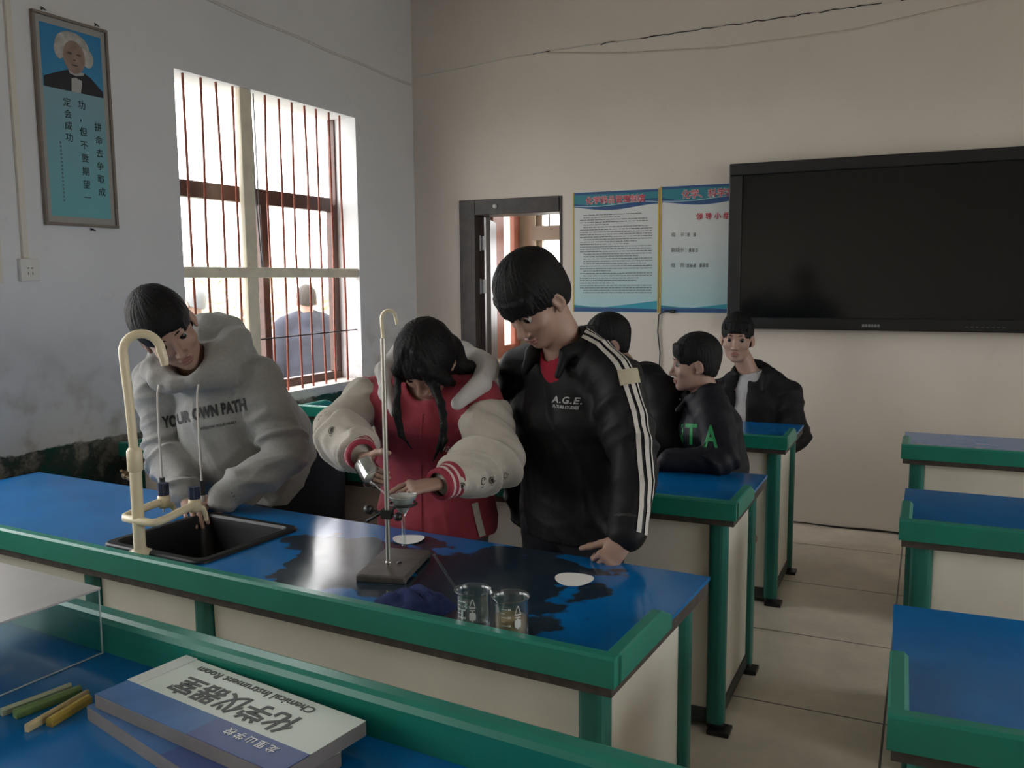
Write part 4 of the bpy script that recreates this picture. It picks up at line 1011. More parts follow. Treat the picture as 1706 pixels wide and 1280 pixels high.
def hand(F, wrist, d, palm, thumb, curl=(.4, .5, .55, .6), size=1.0, spread=.0, tcurl=.3, tdir=None):
    """five fingers; d = wrist to knuckles, palm = out of the palm, thumb = towards the thumb side"""
    d = nrm(d); n = nrm(np.asarray(palm, float)-d*(np.asarray(palm, float)@d)); t = np.cross(d, n)
    if t@np.asarray(thumb, float) < 0: t = -t
    z = size; w = np.asarray(wrist, float)
    F.sect(w, w+d*.082*z, (.025*z, .019*z), (.038*z, .014*z), t, .012, cap=.8)
    F.ell(w+d*.035*z+t*.024*z+n*.008*z, (.016*z, .028*z, .014*z), np.stack([t, d, n], 1), .012)
    for i, (L, r) in enumerate(((.070, .0086), (.078, .0088), (.072, .0084), (.056, .0074))):
        b = w+d*.086*z+t*(.029-.0195*i)*z - n*.001; a = 0; p = b; c = curl[i] if hasattr(curl, '__len__') else curl
        F.ell(b-n*.003*z, np.array((.0105, .011, .0095))*z, np.stack([t, d, n], 1), .008)
        q = nrm(d+t*spread*(1.5-i))
        for j, (fr, m) in enumerate(((.45, 1.0), (.30, 1.15), (.25, .7))):
            a += c*m; dr = q*math.cos(a)+n*math.sin(a); e = p+dr*L*fr*z
            F.cone(p, e, r*z*(1-.06*j), r*z*(.94-.08*j), .003); p = e
    b = w+d*.028*z+t*.028*z+n*.008*z; q = nrm(d*.62+t*.72+n*.30) if tdir is None else nrm(tdir); p = b
    for j, (L, r0, r1) in enumerate(((.040, .0125, .0105), (.033, .0105, .0095), (.027, .0095, .0078))):
        e = p+q*L*z; F.cone(p, e, r0*z, r1*z, .006); p = e; q = nrm(q+(d*.55+n*.35-t*.45)*tcurl)
def shoe(name, ank, toe, m, parent):
    a = np.asarray(ank, float); d = nrm(np.array([toe[0]-a[0], toe[1]-a[1], 0])); s_ = np.array([-d[1], d[0], 0])
    lo = np.minimum(a, a+d*.22)-.1; hi = np.maximum(a, a+d*.22)+.1; lo[2] = -.05; hi[2] = .2
    F = Field(lo, hi, .008); c = np.array([a[0], a[1], 0])
    F.sect(c-d*.03+[0, 0, .045], c+d*.13+[0, 0, .035], (.040, .045), (.043, .032), s_, .02); F.cone(c+[0, 0, .05], c+[0, 0, .10], .045, .042, .03); F.cut((0, 0, 0.002), (0, 0, -1))
    P, Q, _ = F.mesh(); return mesh_np(name, P, Q, [m], parent)
def hair_mesh(name, h, F, parent, seed=0, amp=.003, freq=26, m=None, smooth=1):
    P, Q, _ = F.mesh(); P = smooth_mesh(P, Q, smooth); N = normals(P, Q); q = h.L(P)
    th = np.arctan2(q[:, 0], q[:, 1]+.03); ph = np.arctan2(q[:, 2]-.02, np.hypot(q[:, 0], q[:, 1]))
    n = vnoise(np.stack([np.cos(th)*freq*.6+5, np.sin(th)*freq*.6, ph*2.2], 1), seed)*.65+vnoise(np.stack([np.cos(th)*freq*1.6, np.sin(th)*freq*1.6, ph*3], 1), seed+3)*.35
    return mesh_np(name, P+N*((n-.45)*2*amp)[:, None], Q, [m or HAIR], parent)
A = lambda px, py, y: np.array(at(px, py, y))

# ---------------------------------------------------------------- people
Z3 = np.array([0, 0, 1.])
def figure(label, base, head, trunk, u, arms, legs, hands, skin=None, fine=.0024, neck_r=.052, hstep=.0026, inset=1.0):
    """one continuous body from the feet to the fingertips; returns (root, body)"""
    root = tag(empty('person', base), label, 'person', 'students and teachers in the laboratory')
    root['group'] = 'people'
    pts = [V3(t[0]) for t in trunk]+[p for a in arms for p in a]+[p for l in legs for p in l]+[head.c]
    lo = np.min(pts, 0)-.22; hi = np.max(pts, 0)+.22; lo[2] = max(lo[2], base[2]-.02)
    fb = [(head.c-.155, head.c+.155, fine)]+[(a[-1]-.13, a[-1]+.13, hstep) for a, h in zip(arms, hands) if h]
    F = Field(lo, hi, .013, fb)
    for (p, r, _), (q, s, _) in zip(trunk[:-1], trunk[1:]):
        F.sect(p, q, (r[0]*.72*inset, r[1]*.64*inset), (s[0]*.72*inset, s[1]*.64*inset), u, .03)
    top = V3(trunk[-1][0])
    for a in arms:
        F.chain([top*.35+a[0]*.65]+list(a), [.045, .048, .040, .028], .03)
    for l in legs: F.chain(l, [.068, .054, .042], .03)
    for l in legs: F.cone(l[2], V3(l[2][0], l[2][1], base[2]+.03), .04, .036, .02)
    F.chain([top-Z3*.03, top+(head.W(0, -.03, -.06)-top)*.6, head.W(0, -.025, -.045)], [neck_r*1.25, neck_r, neck_r*.98], .03)
    head.build(F)
    for h in hands:
        if h: hand(F, **h)
    P, Q, _ = F.mesh(); P = smooth_mesh(P, Q, 1, .4)
    body = mesh_np('body', P-np.array(base), Q, [skin or SKIN, LIPS], root, head.faces(P, Q))
    return root, body
class Rel:
    """parents geometry made in world space under a root that stands elsewhere"""
    def __init__(s, root): s.root = root; s.off = Vector(root.location)
    def __call__(s, o, parent=None):
        # the mesh is in world coordinates: shift it so that its parent's origin is the root
        o.data.transform(Matrix.Translation(-s.off)); o.parent = parent or s.root; return o
def collar(F, nb, f, gap=38, r=.084, rise=.040, drop=.055, out=.035, tube=.020):
    """an open turned-down collar around the neck, with two points at the front"""
    nb, f = V3(nb), nrm(f); l = np.cross(Z3, f); pts = []
    for t in np.radians(np.linspace(gap, 360-gap, 13)): pts.append(nb+f*r*math.cos(t)+l*(r*1.03)*math.sin(t)+Z3*(rise*.5-rise*.6*math.cos(t)))
    e0 = nb+f*(r*math.cos(math.radians(gap))+out)+l*(r*.80)-Z3*drop; e1 = nb+f*(r*math.cos(math.radians(gap))+out)-l*(r*.80)-Z3*drop
    F.chain([e0]+pts+[e1], [tube*.55]+[tube]*13+[tube*.55], .014, lab=1)
def trap(tr, a, w=.62, up=.045): return V3(tr[-1][0])*w+V3(a)*(1-w)+Z3*up
def garment(name, m, trunk, u, sleeves=(), k=.03, pre=None, post=None, step=.008, amp=.006, pad=.27, seed=1, mi=None, fine=(), smooth=1, fv=14, fs=17):
    pts = [V3(t[0]) for t in trunk]+[p for s_ in sleeves for p in s_[0]]
    lo = np.min(pts, 0)-pad; hi = np.max(pts, 0)+pad
    F = Field(lo, hi, step, fine)
    for (p, r, _), (q, s_, _) in zip(trunk[:-1], trunk[1:]): F.sect(p, q, r, s_, u, k, lab=1, cap=.6)
    for i, (pp, rr) in enumerate(sleeves): F.chain(pp, rr, k, lab=2+i)
    if pre: pre(F)
    P, Q, lab = F.mesh(); P = smooth_mesh(P, Q, smooth); N = normals(P, Q); d = np.zeros(len(P))
    if len(trunk) > 1:
        ax = nrm(V3(trunk[-1][0])-V3(trunk[0][0])); w = lab <= 1
        dd = .6*folds(P, nrm(np.asarray(u, float)+ax*.35), ax, fv, 3.2, seed)+.5*folds(P, ax, ax, fv*.75, 4, seed+1); d = np.where(w, dd*.8, d)
    for i, (pp, rr) in enumerate(sleeves):
        ax = nrm(V3(pp[-1])-V3(pp[0])); dd = folds(P, nrm(ax+.25*np.asarray(u, float)), ax, fs, 4, seed+3+i)
        el = V3(pp[len(pp)//2]); b = .75+.8*np.exp(-(np.linalg.norm(P-el, axis=1)/.11)**2)
        d = np.where(lab == 2+i, dd*b, d)
    d = smooth_scalar(d, Q, 2)
    P = P+N*(d*amp)[:, None]
    if post: P = post(P)
    o = mesh_np(name, P, Q, m if isinstance(m, list) else [m], None, mi(P, Q, lab) if mi else None)
    return o
def smooth_scalar(d, F, it):
    for _ in range(it):
        S_ = np.zeros_like(d); n = np.zeros(len(d))
        for i in range(4):
            j = (i+1) % 4; np.add.at(S_, F[:, i], d[F[:, j]]); np.add.at(n, F[:, i], 1)
        d = .5*d+.5*S_/np.maximum(n, 1)
    return d
def drape(bv, p, n, off=.002, reach=.35):
    p = Vector(p); n = Vector(n).normalized(); h = bv.ray_cast(p+n*reach, -n, reach*2)
    return (h[0] if h[0] is not None else bv.find_nearest(p)[0])+n*off
def ribbon(name, bv, pts, width, n, m, thick=.0016, steps=40):
    """a tape sewn along a path of world points, laid onto the cloth along direction n"""
    pts = [Vector(p) for p in pts]; n = Vector(n).normalized(); ks = np.linspace(0, len(pts)-1, steps); L = []
    xs = np.arange(len(pts)); arr = np.array(pts)
    sm = np.stack([np.interp(ks, xs, arr[:, i]) for i in range(3)], 1)
    for _ in range(3): sm[1:-1] = .5*sm[1:-1]+.25*(sm[:-2]+sm[2:])
    mb = MB(); loops = []
    for i, p in enumerate(sm):
        t = Vector(sm[min(i+1, steps-1)]-sm[max(i-1, 0)]).normalized(); s_ = n.cross(t).normalized()
        a, b = drape(bv, Vector(p)-s_*width/2, n, .0022), drape(bv, Vector(p)+s_*width/2, n, .0022)
        loops.append([a, b, b+n*thick, a+n*thick])
    mb.loft(loops, smooth=False, cap0=True, cap1=True); return mb.build(name, m)
def print_shape(mb, bv, o, u, v, n, pts, mi=0, off=.0022):
    mb.add([drape(bv, Vector(o)+Vector(u)*x+Vector(v)*y, n, off) for x, y in pts], [tuple(range(len(pts)))], mi)
def print_ring(mb, bv, o, u, v, n, r0, r1, a0=0, a1=2*PI, sx=1, seg=20, mi=0):
    an = np.linspace(a0, a1, seg)
    for a, b in zip(an[:-1], an[1:]):
        print_shape(mb, bv, o, u, v, n, [(r0*sx*math.cos(a), r0*math.sin(a)), (r1*sx*math.cos(a), r1*math.sin(a)), (r1*sx*math.cos(b), r1*math.sin(b)), (r0*sx*math.cos(b), r0*math.sin(b))], mi)
def crown_hair(h, F, grow=(.083, .104, .094), c=(0, -.016, .040), face=((0, .122, -.052), (.078, .078, .100)), nape=-.07, side=True, ear=(.040, .030, .045)):
    W = h.W; z = h.s; R = h.R
    F.ell(W(*c), np.array(grow)*z, R); F.ell(W(0, -.035, -.01), np.array((.075, .070, .085))*z, R, .02)
    F.ell(W(*face[0]), np.array(face[1])*z, R, .008, 's')
    for x in (-1, 1):
        F.ell(W(x*.090, .010, -.030), np.array(ear)*z, R, .006, 's')
        F.ell(W(x*.075, .055, -.060), np.array((.05, .05, .06))*z, R, .01, 's')
    F.cut(W(0, -.05, nape), R@np.array([0, .35, -1.]))
def hair_field(h, r=.21, step=.0032): return Field(h.c-r, h.c+r, step)

TROUS = mat('dark_navy_trousers', (.012, .014, .022), .85, bump=.15, bscale=300); SHOE = mat('black_shoe', (.02, .02, .02), .5)
WSHOE = mat('off_white_shoe', (.5, .48, .45), .6)
def trousers(rel, trunk, u, legs, m=None, seed=4, base=0.0):
    g = garment('trousers', m or TROUS, trunk, u, [([l[0], l[1], l[2]], [.100, .078, .062]) for l in legs], .04, step=.011, amp=.006, seed=seed)
    rel(g)
    for l in legs:
        d = V3(l[3])-V3(l[2]) if len(l) > 3 else V3(0, -1, 0)
        s_ = shoe('shoe', V3(l[2][0], l[2][1], 0), V3(l[2][0], l[2][1], 0)+d, SHOE, None); s_.data.transform(Matrix.Translation((0, 0, base))); rel(s_)

# ==== the boy in the grey hoodie, leaning on the bench by the sink
GREY = mat('grey_marl_fleece', (.30, .295, .28), .95, var=.06, vscale=90, bump=.25, bscale=260, sheen=.15)
GREYD = mat('grey_marl_lining', (.15, .148, .14), .95, bump=.2, bscale=260)
CORD = mat('off_white_cord', (.50, .47, .44), .8); AGL = mat('black_rubber_tip', (.015, .015, .016), .5); INKB = mat('black_print', (.018, .018, .02), .7); REDP = mat('faded_red_print', (.22, .035, .06), .7)
def hoodie_boy():
    hh = V3(.72, -.69, 0); rr = V3(.69, .72, 0); p = math.radians(25); ro = math.radians(33)
    fh = nrm(V3(.86, -.52, 0)); f = fh*math.cos(p)-Z3*math.sin(p); up = fh*math.sin(p)+Z3*math.cos(p); up = up*math.cos(ro)-rr*math.sin(ro)
    h = Head(V3(-2.278, 2.165, 1.395), f, up, 1.12, .0018, .15)
    u = nrm(V3(.44, .09, .03))
    tr = [((-2.27, 2.72, .74), (.170, .15), 0), ((-2.26, 2.60, .98), (.185, .145), 0), ((-2.29, 2.44, 1.13), (.20, .14), 0), ((-2.315, 2.36, 1.225), (.165, .10), 0)]
    aL = [V3(-2.125, 2.42, 1.205), V3(-1.972, 2.38, .955), V3(-2.12, 2.225, .836)]; aR = [V3(-2.50, 2.32, 1.195), V3(-2.465, 2.30, .945), V3(-2.255, 2.185, .836)]
    legs = [[V3(-2.32, 2.74, .82), V3(-2.33, 2.71, .46), V3(-2.33, 2.78, .09), V3(-2.30, 2.68, .09)], [V3(-2.14, 2.76, .82), V3(-2.11, 2.74, .46), V3(-2.09, 2.82, .09), V3(-2.06, 2.72, .09)]]
    hands = [dict(wrist=aL[2]+V3(-.012, -.004, -.006), d=(-.93, -.25, -.22), palm=(-.1, .1, -1), thumb=(.2, -1, 0), curl=(.25, .3, .3, .35)), dict(wrist=aR[2]+V3(.015, -.005, -.008), d=(.80, -.52, -.26), palm=(.1, .1, -1), thumb=(.4, .9, 0), curl=(.25, .3, .3, .35))]
    root, body = figure('person in grey hoodie leaning on the bench beside the sink, head tilted down', (-2.22, 2.78, 0), h, tr, u, [aL, aR], [l[:3] for l in legs], hands)
    rel = Rel(root); h.extras(None); 
    for o in list(COL.objects):
        if o.parent is None and o.name.split('.')[0] in ('eye', 'eyebrow') and 'label' not in o: rel(o, body)
    F = hair_field(h)
    crown_hair(h, F, (.086, .107, .100), face=((0, .120, -.050), (.080, .072, .098)), nape=-.058)
    rel(hair_mesh('hair', h, F, None, 3, .0022, 34))
    neck = V3(-2.305, 2.32, 1.265); bf = nrm(V3(.28, -.96, 0)); bl = nrm(V3(.96, .28, 0))
    ths = np.radians([0, 30, 60, 90, 120, 150, 180, 210, 240, 270, 300, 330, 360])
    ring = [neck+bf*(.150*math.cos(t)+.010)+bl*(.132*math.sin(t))+Z3*(.030-.085*math.cos(t)) for t in ths]
    rad = [.030, .034, .040, .046, .052, .056, .058, .056, .052, .046, .040, .034, .030]
    def pre(F):
        F.chain(ring, rad, .02, lab=1)
        F.ell((-2.33, 2.46, 1.26), (.15, .11, .13), None, .04, lab=1); F.ell((-2.27, 2.32, 1.25), (.15, .15, .09), None, .03, lab=1); F.sect(A(370, 700, 2.36), A(385, 800, 2.40), (.15, .10), (.145, .10), u, .05, lab=1)
        F.cone(neck, h.W(0, .03, -.07), .060, .070, .012, 's'); F.ell(h.W(0, .03, -.03), np.array((.084, .106, .112))*1.1, h.R, .010, 's')
        F.ell(A(345, 555, 2.40), (.085, .075, .075), None, .02, lab=1); F.cut((0, 0, .70), (0, 0, -1))
    g = garment('hoodie', GREY, tr, u, [([trap(tr, aL[0])]+aL, [.070, .086, .076, .056]), ([trap(tr, aR[0])]+aR, [.070, .082, .072, .056])], .035, pre, step=.0064, amp=.020, seed=21, fv=11, fs=15)
    bv = bvh_of(g); n = Vector((.72, -.69, .25)).normalized(); uu = Vector((.69, .72, .10)).normalized(); vv = n.cross(uu)
    t = text_obj('lettering', 'YOUR OWN PATH', .054, INKB, A(340, 692, 2.32), uu, vv, None, sx=.58, bold=.055, project=bv, spacing=1.05); hood_t = t
    rel(g)
    rel(t, g); t = text_obj('lettering', 'FOLLOW YOUR HEART', .014, INKB, A(364, 712, 2.32), uu, vv, None, sx=.8, project=bv); rel(t, g)
    # cuffs
    for a in (aL, aR):
        d = nrm(a[2]-a[1]); rel(MB().tube([Vector(a[2]-d*.03), Vector(a[2]-d*.005), Vector(a[2]+d*.012)], [.054, .047, .044], 24).build('cuff', GREYD))
    def cord(pts, e):
        c = MB().tube([Vector(q) for q in pts], [.0045]*len(pts), 10, flat=.6).build('drawstring', CORD); rel(c)
        a, b = Vector(pts[-1]), Vector(e); tp = MB().tube([a+(a-b)*.1, b], [.0095, .0095], 12).build('cord_tip', AGL); rel(tp, c)
        tl = MB().tube([b, b+(b-a)*.85, b+(b-a)*1.5], [.0075, .0060, .003], 8).build('tassel', CORD); rel(tl, c)
    for sx_, ln in ((-.040, .315), (.090, .325)):
        p0 = neck+bf*.158+bl*sx_-Z3*.052; p0 = np.array(drape(bv, p0+bf*.05, Vector(bf), .004)); dn = V3(.03*sx_, 0, -1)
        cord([p0, p0+bf*.010-Z3*.025, p0+bf*.014-Z3*.07, p0+bf*.014+dn*(ln*.6), p0+bf*.012+dn*ln], p0+bf*.012+dn*(ln+.045))
    trousers(rel, [((-2.225, 2.735, .70), (.165, .135), 0), ((-2.24, 2.72, .90), (.160, .135), 0)], u, legs, seed=31)
hoodie_boy()

# ==== the girl in the red jacket, filtering
CRIM = mat('crimson_fleece', (.315, .036, .058), .92, var=.06, vscale=40, bump=.2, bscale=240, sheen=.12)
CREAMF = mat('cream_fleece_sleeve', (.52, .475, .415), .92, var=.05, vscale=40, bump=.2, bscale=240, sheen=.1)
WHT = mat('white_fleece_hood', (.60, .57, .555), .92, bump=.25, bscale=200, sheen=.1); PINKW = mat('pinkish_white_rib', (.62, .46, .46), .9)
def girl():
    hh = V3(.02, -1, 0); p = math.radians(50); ro = math.radians(-4); rr = V3(1, .0, 0)
    f = hh*math.cos(p)-Z3*math.sin(p); up = hh*math.sin(p)+Z3*math.cos(p); up = up*math.cos(ro)-rr*math.sin(ro)
    h = Head(V3(-1.405, 2.365, 1.300), f, up, .97, .0016, .15)
    u = V3(1, 0, 0)
    tr = [((-1.475, 2.53, .72), (.205, .15), 0), ((-1.475, 2.53, .98), (.210, .150), 0), ((-1.475, 2.50, 1.11), (.200, .140), 0), ((-1.468, 2.475, 1.195), (.155, .085), 0)]
    aR = [V3(-1.665, 2.46, 1.165), V3(-1.735, 2.325, 1.075), V3(-1.505, 2.13, 1.050)]; aL = [V3(-1.280, 2.46, 1.165), V3(-1.160, 2.36, 1.005), V3(-1.210, 2.155, .985)]
    legs = [[V3(-1.55, 2.54, .78), V3(-1.555, 2.52, .44), V3(-1.56, 2.58, .09), V3(-1.57, 2.48, .09)], [V3(-1.39, 2.54, .78), V3(-1.385, 2.52, .44), V3(-1.38, 2.58, .09), V3(-1.37, 2.48, .09)]]
    hR = dict(wrist=V3(-1.470, 2.104, 1.036), d=(.70, -.60, -.35), palm=(.60, .62, -.15), thumb=(.2, .1, 1), curl=(.42, .45, .45, .5), size=.86, tcurl=.35)
    hL = dict(wrist=V3(-1.224, 2.112, .982), d=(-.68, -.72, -.06), palm=(-.25, .15, -1), thumb=(-.5, .8, -.3), curl=(.22, .55, .7, .8), size=.90, tdir=(-.95, -.15, -.25), tcurl=.15)
    root, body = figure('girl in crimson jacket with cream sleeves, head bowed over the stand, pouring', (-1.475, 2.56, 0), h, tr, u, [aL, aR], [l[:3] for l in legs], [hL, hR], hstep=.0024)
    rel = Rel(root); h.extras(None, .8)
    for o in list(COL.objects):
        if o.parent is None and o.name.split('.')[0] in ('eye', 'eyebrow'): rel(o, body)
    F = hair_field(h, .30, .0034); W = h.W; R = h.R
    F.ell(W(0, -.014, .038), (.090, .108, .098), R); F.ell(W(0, -.045, -.03), (.082, .075, .10), R, .03)
    F.ell(W(.0, .127, -.060), (.060, .075, .098), R, .012, 's')
    for x in (-1, 1): F.chain([W(x*.02, .050, .118), W(x*.058, .076, .050), W(x*.078, .052, -.02), W(x*.080, .030, -.075)], [.010, .016, .018, .010], .014)
    # strands hanging down in front of the face, and the tied tail at the back
    s0 = W(.050, .090, .035)
    F.chain([W(.035, .085, .070), W(.052, .088, .02), A(735, 672, 2.275), A(739, 710, 2.275), A(732, 745, 2.28), A(722, 768, 2.285)], [.008, .012, .0105, .0090, .007, .003], .010)
    F.chain([W(.05, .08, .05), W(.060, .08, .0), A(741, 690, 2.275), A(742, 735, 2.275), A(735, 755, 2.28)], [.006, .009, .006, .005, .003], .006)
    s1 = W(-.070, .075, .030)
    F.chain([W(-.055, .08, .06), W(-.072, .07, .01), A(658, 690, 2.265), A(668, 725, 2.275), A(688, 750, 2.285)], [.006, .011, .008, .006, .003], .008)
    F.chain([W(-.068, .07, .02), A(663, 690, 2.270), A(676, 735, 2.28)], [.008, .007, .003], .005)
    F.chain([W(.05, -.075, -.03), A(768, 612, 2.46), A(782, 612, 2.47), A(790, 640, 2.56)], [.040, .026, .020, .022], .02)
    rel(hair_mesh('hair', h, F, None, 8, .003, 30))
    ring = [A(655, 690, 2.345), A(645, 655, 2.38), A(640, 618, 2.46), A(668, 592, 2.57), A(718, 582, 2.63), A(770, 590, 2.61), A(812, 612, 2.52), A(800, 640, 2.42), A(762, 672, 2.345)]
    def torso_pre(F):
        for a, tt in ((aR, .24), (aL, .42)): F.chain([V3(tr[3][0])+Z3*.01, a[0]-Z3*.005, a[0]*(1-tt)+a[1]*tt], [.080, .076, .070], .03, lab=1)
        F.cone(A(704, 640, 2.42), A(702, 682, 2.30), .050, .014, .008, 's'); F.cone(V3(-1.455, 2.46, 1.23), h.W(0, -.02, -.05), .062, .068, .01, 's')
        F.cut((0, 0, .715), (0, 0, -1))
    g = garment('jacket', CRIM, tr, u, (), .035, torso_pre, step=.0064, amp=.022, seed=40, pad=.42, fv=12)
    bv = bvh_of(g); n = Vector((.42, -.90, .1)).normalized(); uu = Vector((.90, .42, .04)).normalized(); vv = n.cross(uu)
    t = text_obj('lettering', 'Damer', .036, PINKW, A(752, 748, 2.38), uu, vv, None, shear=.35, project=bv)
    zp = ribbon('zip', bv, [A(702, 690, 2.36), A(700, 760, 2.37), A(700, 870, 2.37), A(700, 930, 2.37)], .006, n, CRIM)
    strap = ribbon('hem_strap', bv, [A(789, 845, 2.38), A(794, 870, 2.38), A(802, 905, 2.38)], .020, n, CREAMF, .004)
    rel(g); rel(t, g); rel(zp, g); rel(strap, g)
    hd = Field(np.min(ring, 0)-.1, np.max(ring, 0)+.1, .007); hd.chain(ring, [.014, .026, .034, .042, .050, .046, .040, .034, .022], .02); hd.ell((-1.46, 2.60, 1.20), (.135, .06, .09), None, .03)
    P, Q, _ = hd.mesh(); P = smooth_mesh(P, Q, 1); P = P+normals(P, Q)*((folds(P, V3(1, 0, .3), Z3, 14, 5, 3)-.4)*.005)[:, None]
    rel(mesh_np('hood', P, Q, [WHT]))
    STRIPE = [mat('crimson_rib_cuff', (.30, .030, .055), .9, bump=.3, bscale=300), PINKW]
    for nm, a, sd, rr_ in (('r', aR, 50, (.078, .074, .078, .058)), ('l', aL, 60, (.080, .076, .078, .056))):
        tt = .13 if nm == 'r' else .30; st = a[0]*(1-tt)+a[1]*tt; mid = a[1]*.45+a[2]*.55; d = nrm(a[2]-a[1])
        g = garment('sleeve', CREAMF, [(a[0], (.01, .01), 0)], u, [([st, a[1], mid, a[2]-d*.012], rr_)], .03, (lambda F: F.cut(st-nrm(a[1]-a[0])*.012, a[0]-a[1])), step=.0062, amp=.026, seed=sd, fs=15)
        sb = bvh_of(g)
        P, Q = cuff_mesh(a[2]-d*.012, d, .062)
        x = ((P[Q].mean(1)-(a[2]-d*.012))@d)/.062; mi = (((x > .30) & (x < .45)) | ((x > .60) & (x < .75))).astype(int)
        cu = mesh_np('cuff', P, Q, STRIPE, None, mi)
        # little round doodles printed on the sleeve
        nn = Vector((.45, -.87, .15)).normalized(); u2 = Vector((.90, .42, 0)).normalized(); v2 = nn.cross(u2); pr = MB()
        spots = ((533, 697), (563, 716), (540, 690)) if nm == 'r' else ((771, 804), (805, 800), (820, 799), (843, 794))
        for i, (x_, y_) in enumerate(spots):
            o = A(x_, y_, 2.25); hit = sb.ray_cast(Vector(o)+nn*.4, -nn, .9)
            nl_ = nn
            if hit[0] is not None: o = hit[0]; nl_ = hit[1] if hit[1].dot(nn) > 0 else -hit[1]
            u2, v2 = frame_of(nl_, (1, .4, 0))[:2]
            print_ring(pr, sb, o, u2, v2, nl_, .0095, .0122, sx=.8, a0=.4*i, a1=5.2+.4*i, mi=0)
            if i % 2 == (0 if nm == 'l' else 1): print_ring(pr, sb, o, u2, v2, nl_, .0005, .0075, sx=.6)
            print_ring(pr, sb, Vector(o)+u2*.003+v2*.004, u2, v2, nl_, .0003, .0022, seg=9, mi=0)
            print_ring(pr, sb, Vector(o)-v2*.014, u2, v2, nl_, .004, .0055, seg=12, a0=3.3, a1=6.1)
        po = pr.build('sleeve_print', mat('dark_brown_print', (.035, .028, .022), .8))
        rel(g); rel(po, g); rel(cu)
    trousers(rel, [((-1.475, 2.53, .72), (.165, .12), 0), ((-1.475, 2.53, .88), (.160, .12), 0)], u, legs, mat('grey_trousers', (.10, .10, .11), .9), seed=45)
def cuff_mesh(p, d, L):
    d = nrm(d); x, y, _ = frame_of(d); x, y = np.array(x), np.array(y); P = []; Q = []; S_ = 48; prof = [(.040, -.002), (.051, 0), (.054, .12), (.050, .3), (.0485, .5), (.047, .7), (.046, .88), (.045, 1.0), (.040, 1.03), (.034, 1.0)]
    fine = [(np.interp(t, np.linspace(0, 1, len(prof)), [q[0] for q in prof]), np.interp(t, np.linspace(0, 1, len(prof)), [q[1] for q in prof])) for t in np.linspace(0, 1, 40)]
    for r, h_ in fine:
        for k in range(S_):
            a = 2*PI*k/S_; rr = r+.0007*(k % 2); P.append(np.asarray(p)+d*h_*L+x*rr*math.cos(a)+y*rr*math.sin(a))
    for i in range(len(fine)-1):
        for k in range(S_): Q.append((i*S_+k, i*S_+(k+1) % S_, (i+1)*S_+(k+1) % S_, (i+1)*S_+k))
    return np.array(P), np.array(Q)
girl()
# what she holds: a small beaker of cloudy water, and the glass rod guiding it into the funnel
hb = Vector((-1.412, 2.046, 1.016)); axb = Vector((.62, -.30, -.45)).normalized()
hbk = tag(empty('small_beaker', hb), 'small beaker of cloudy white liquid tilted in the hand of the girl in crimson', 'beaker')
mb_ = MB().lathe([(0, -.034), (.027, -.034), (.031, -.029), (.031, .030), (.0335, .035), (.0315, .0355), (.0292, .030), (.0292, -.0285), (.026, -.0315), (0, -.0315)], (0, 0, 0), 40, axis=axb); mb_.build('vessel', GLASS, hbk)
MB().lathe([(0, -.0312), (.0257, -.0312), (.0289, -.028), (.0289, .018), (0, .020)], (0, 0, 0), 32, axis=axb).build('liquid', mat('cloudy_white_liquid', (.66, .62, .55), .3), hbk)
lip_ = hb+axb*.036+Vector((.0, -.012, -.02))
tag(MB().tube([lip_+Vector((-.004, -.004, .020)), Vector((RING.x-.012, RING.y-.004, ZR-.004))], .0028, 12).build('stirring_rod', GLASS), 'glass rod slanting from the tilted small beaker down into the funnel', 'glass rod')

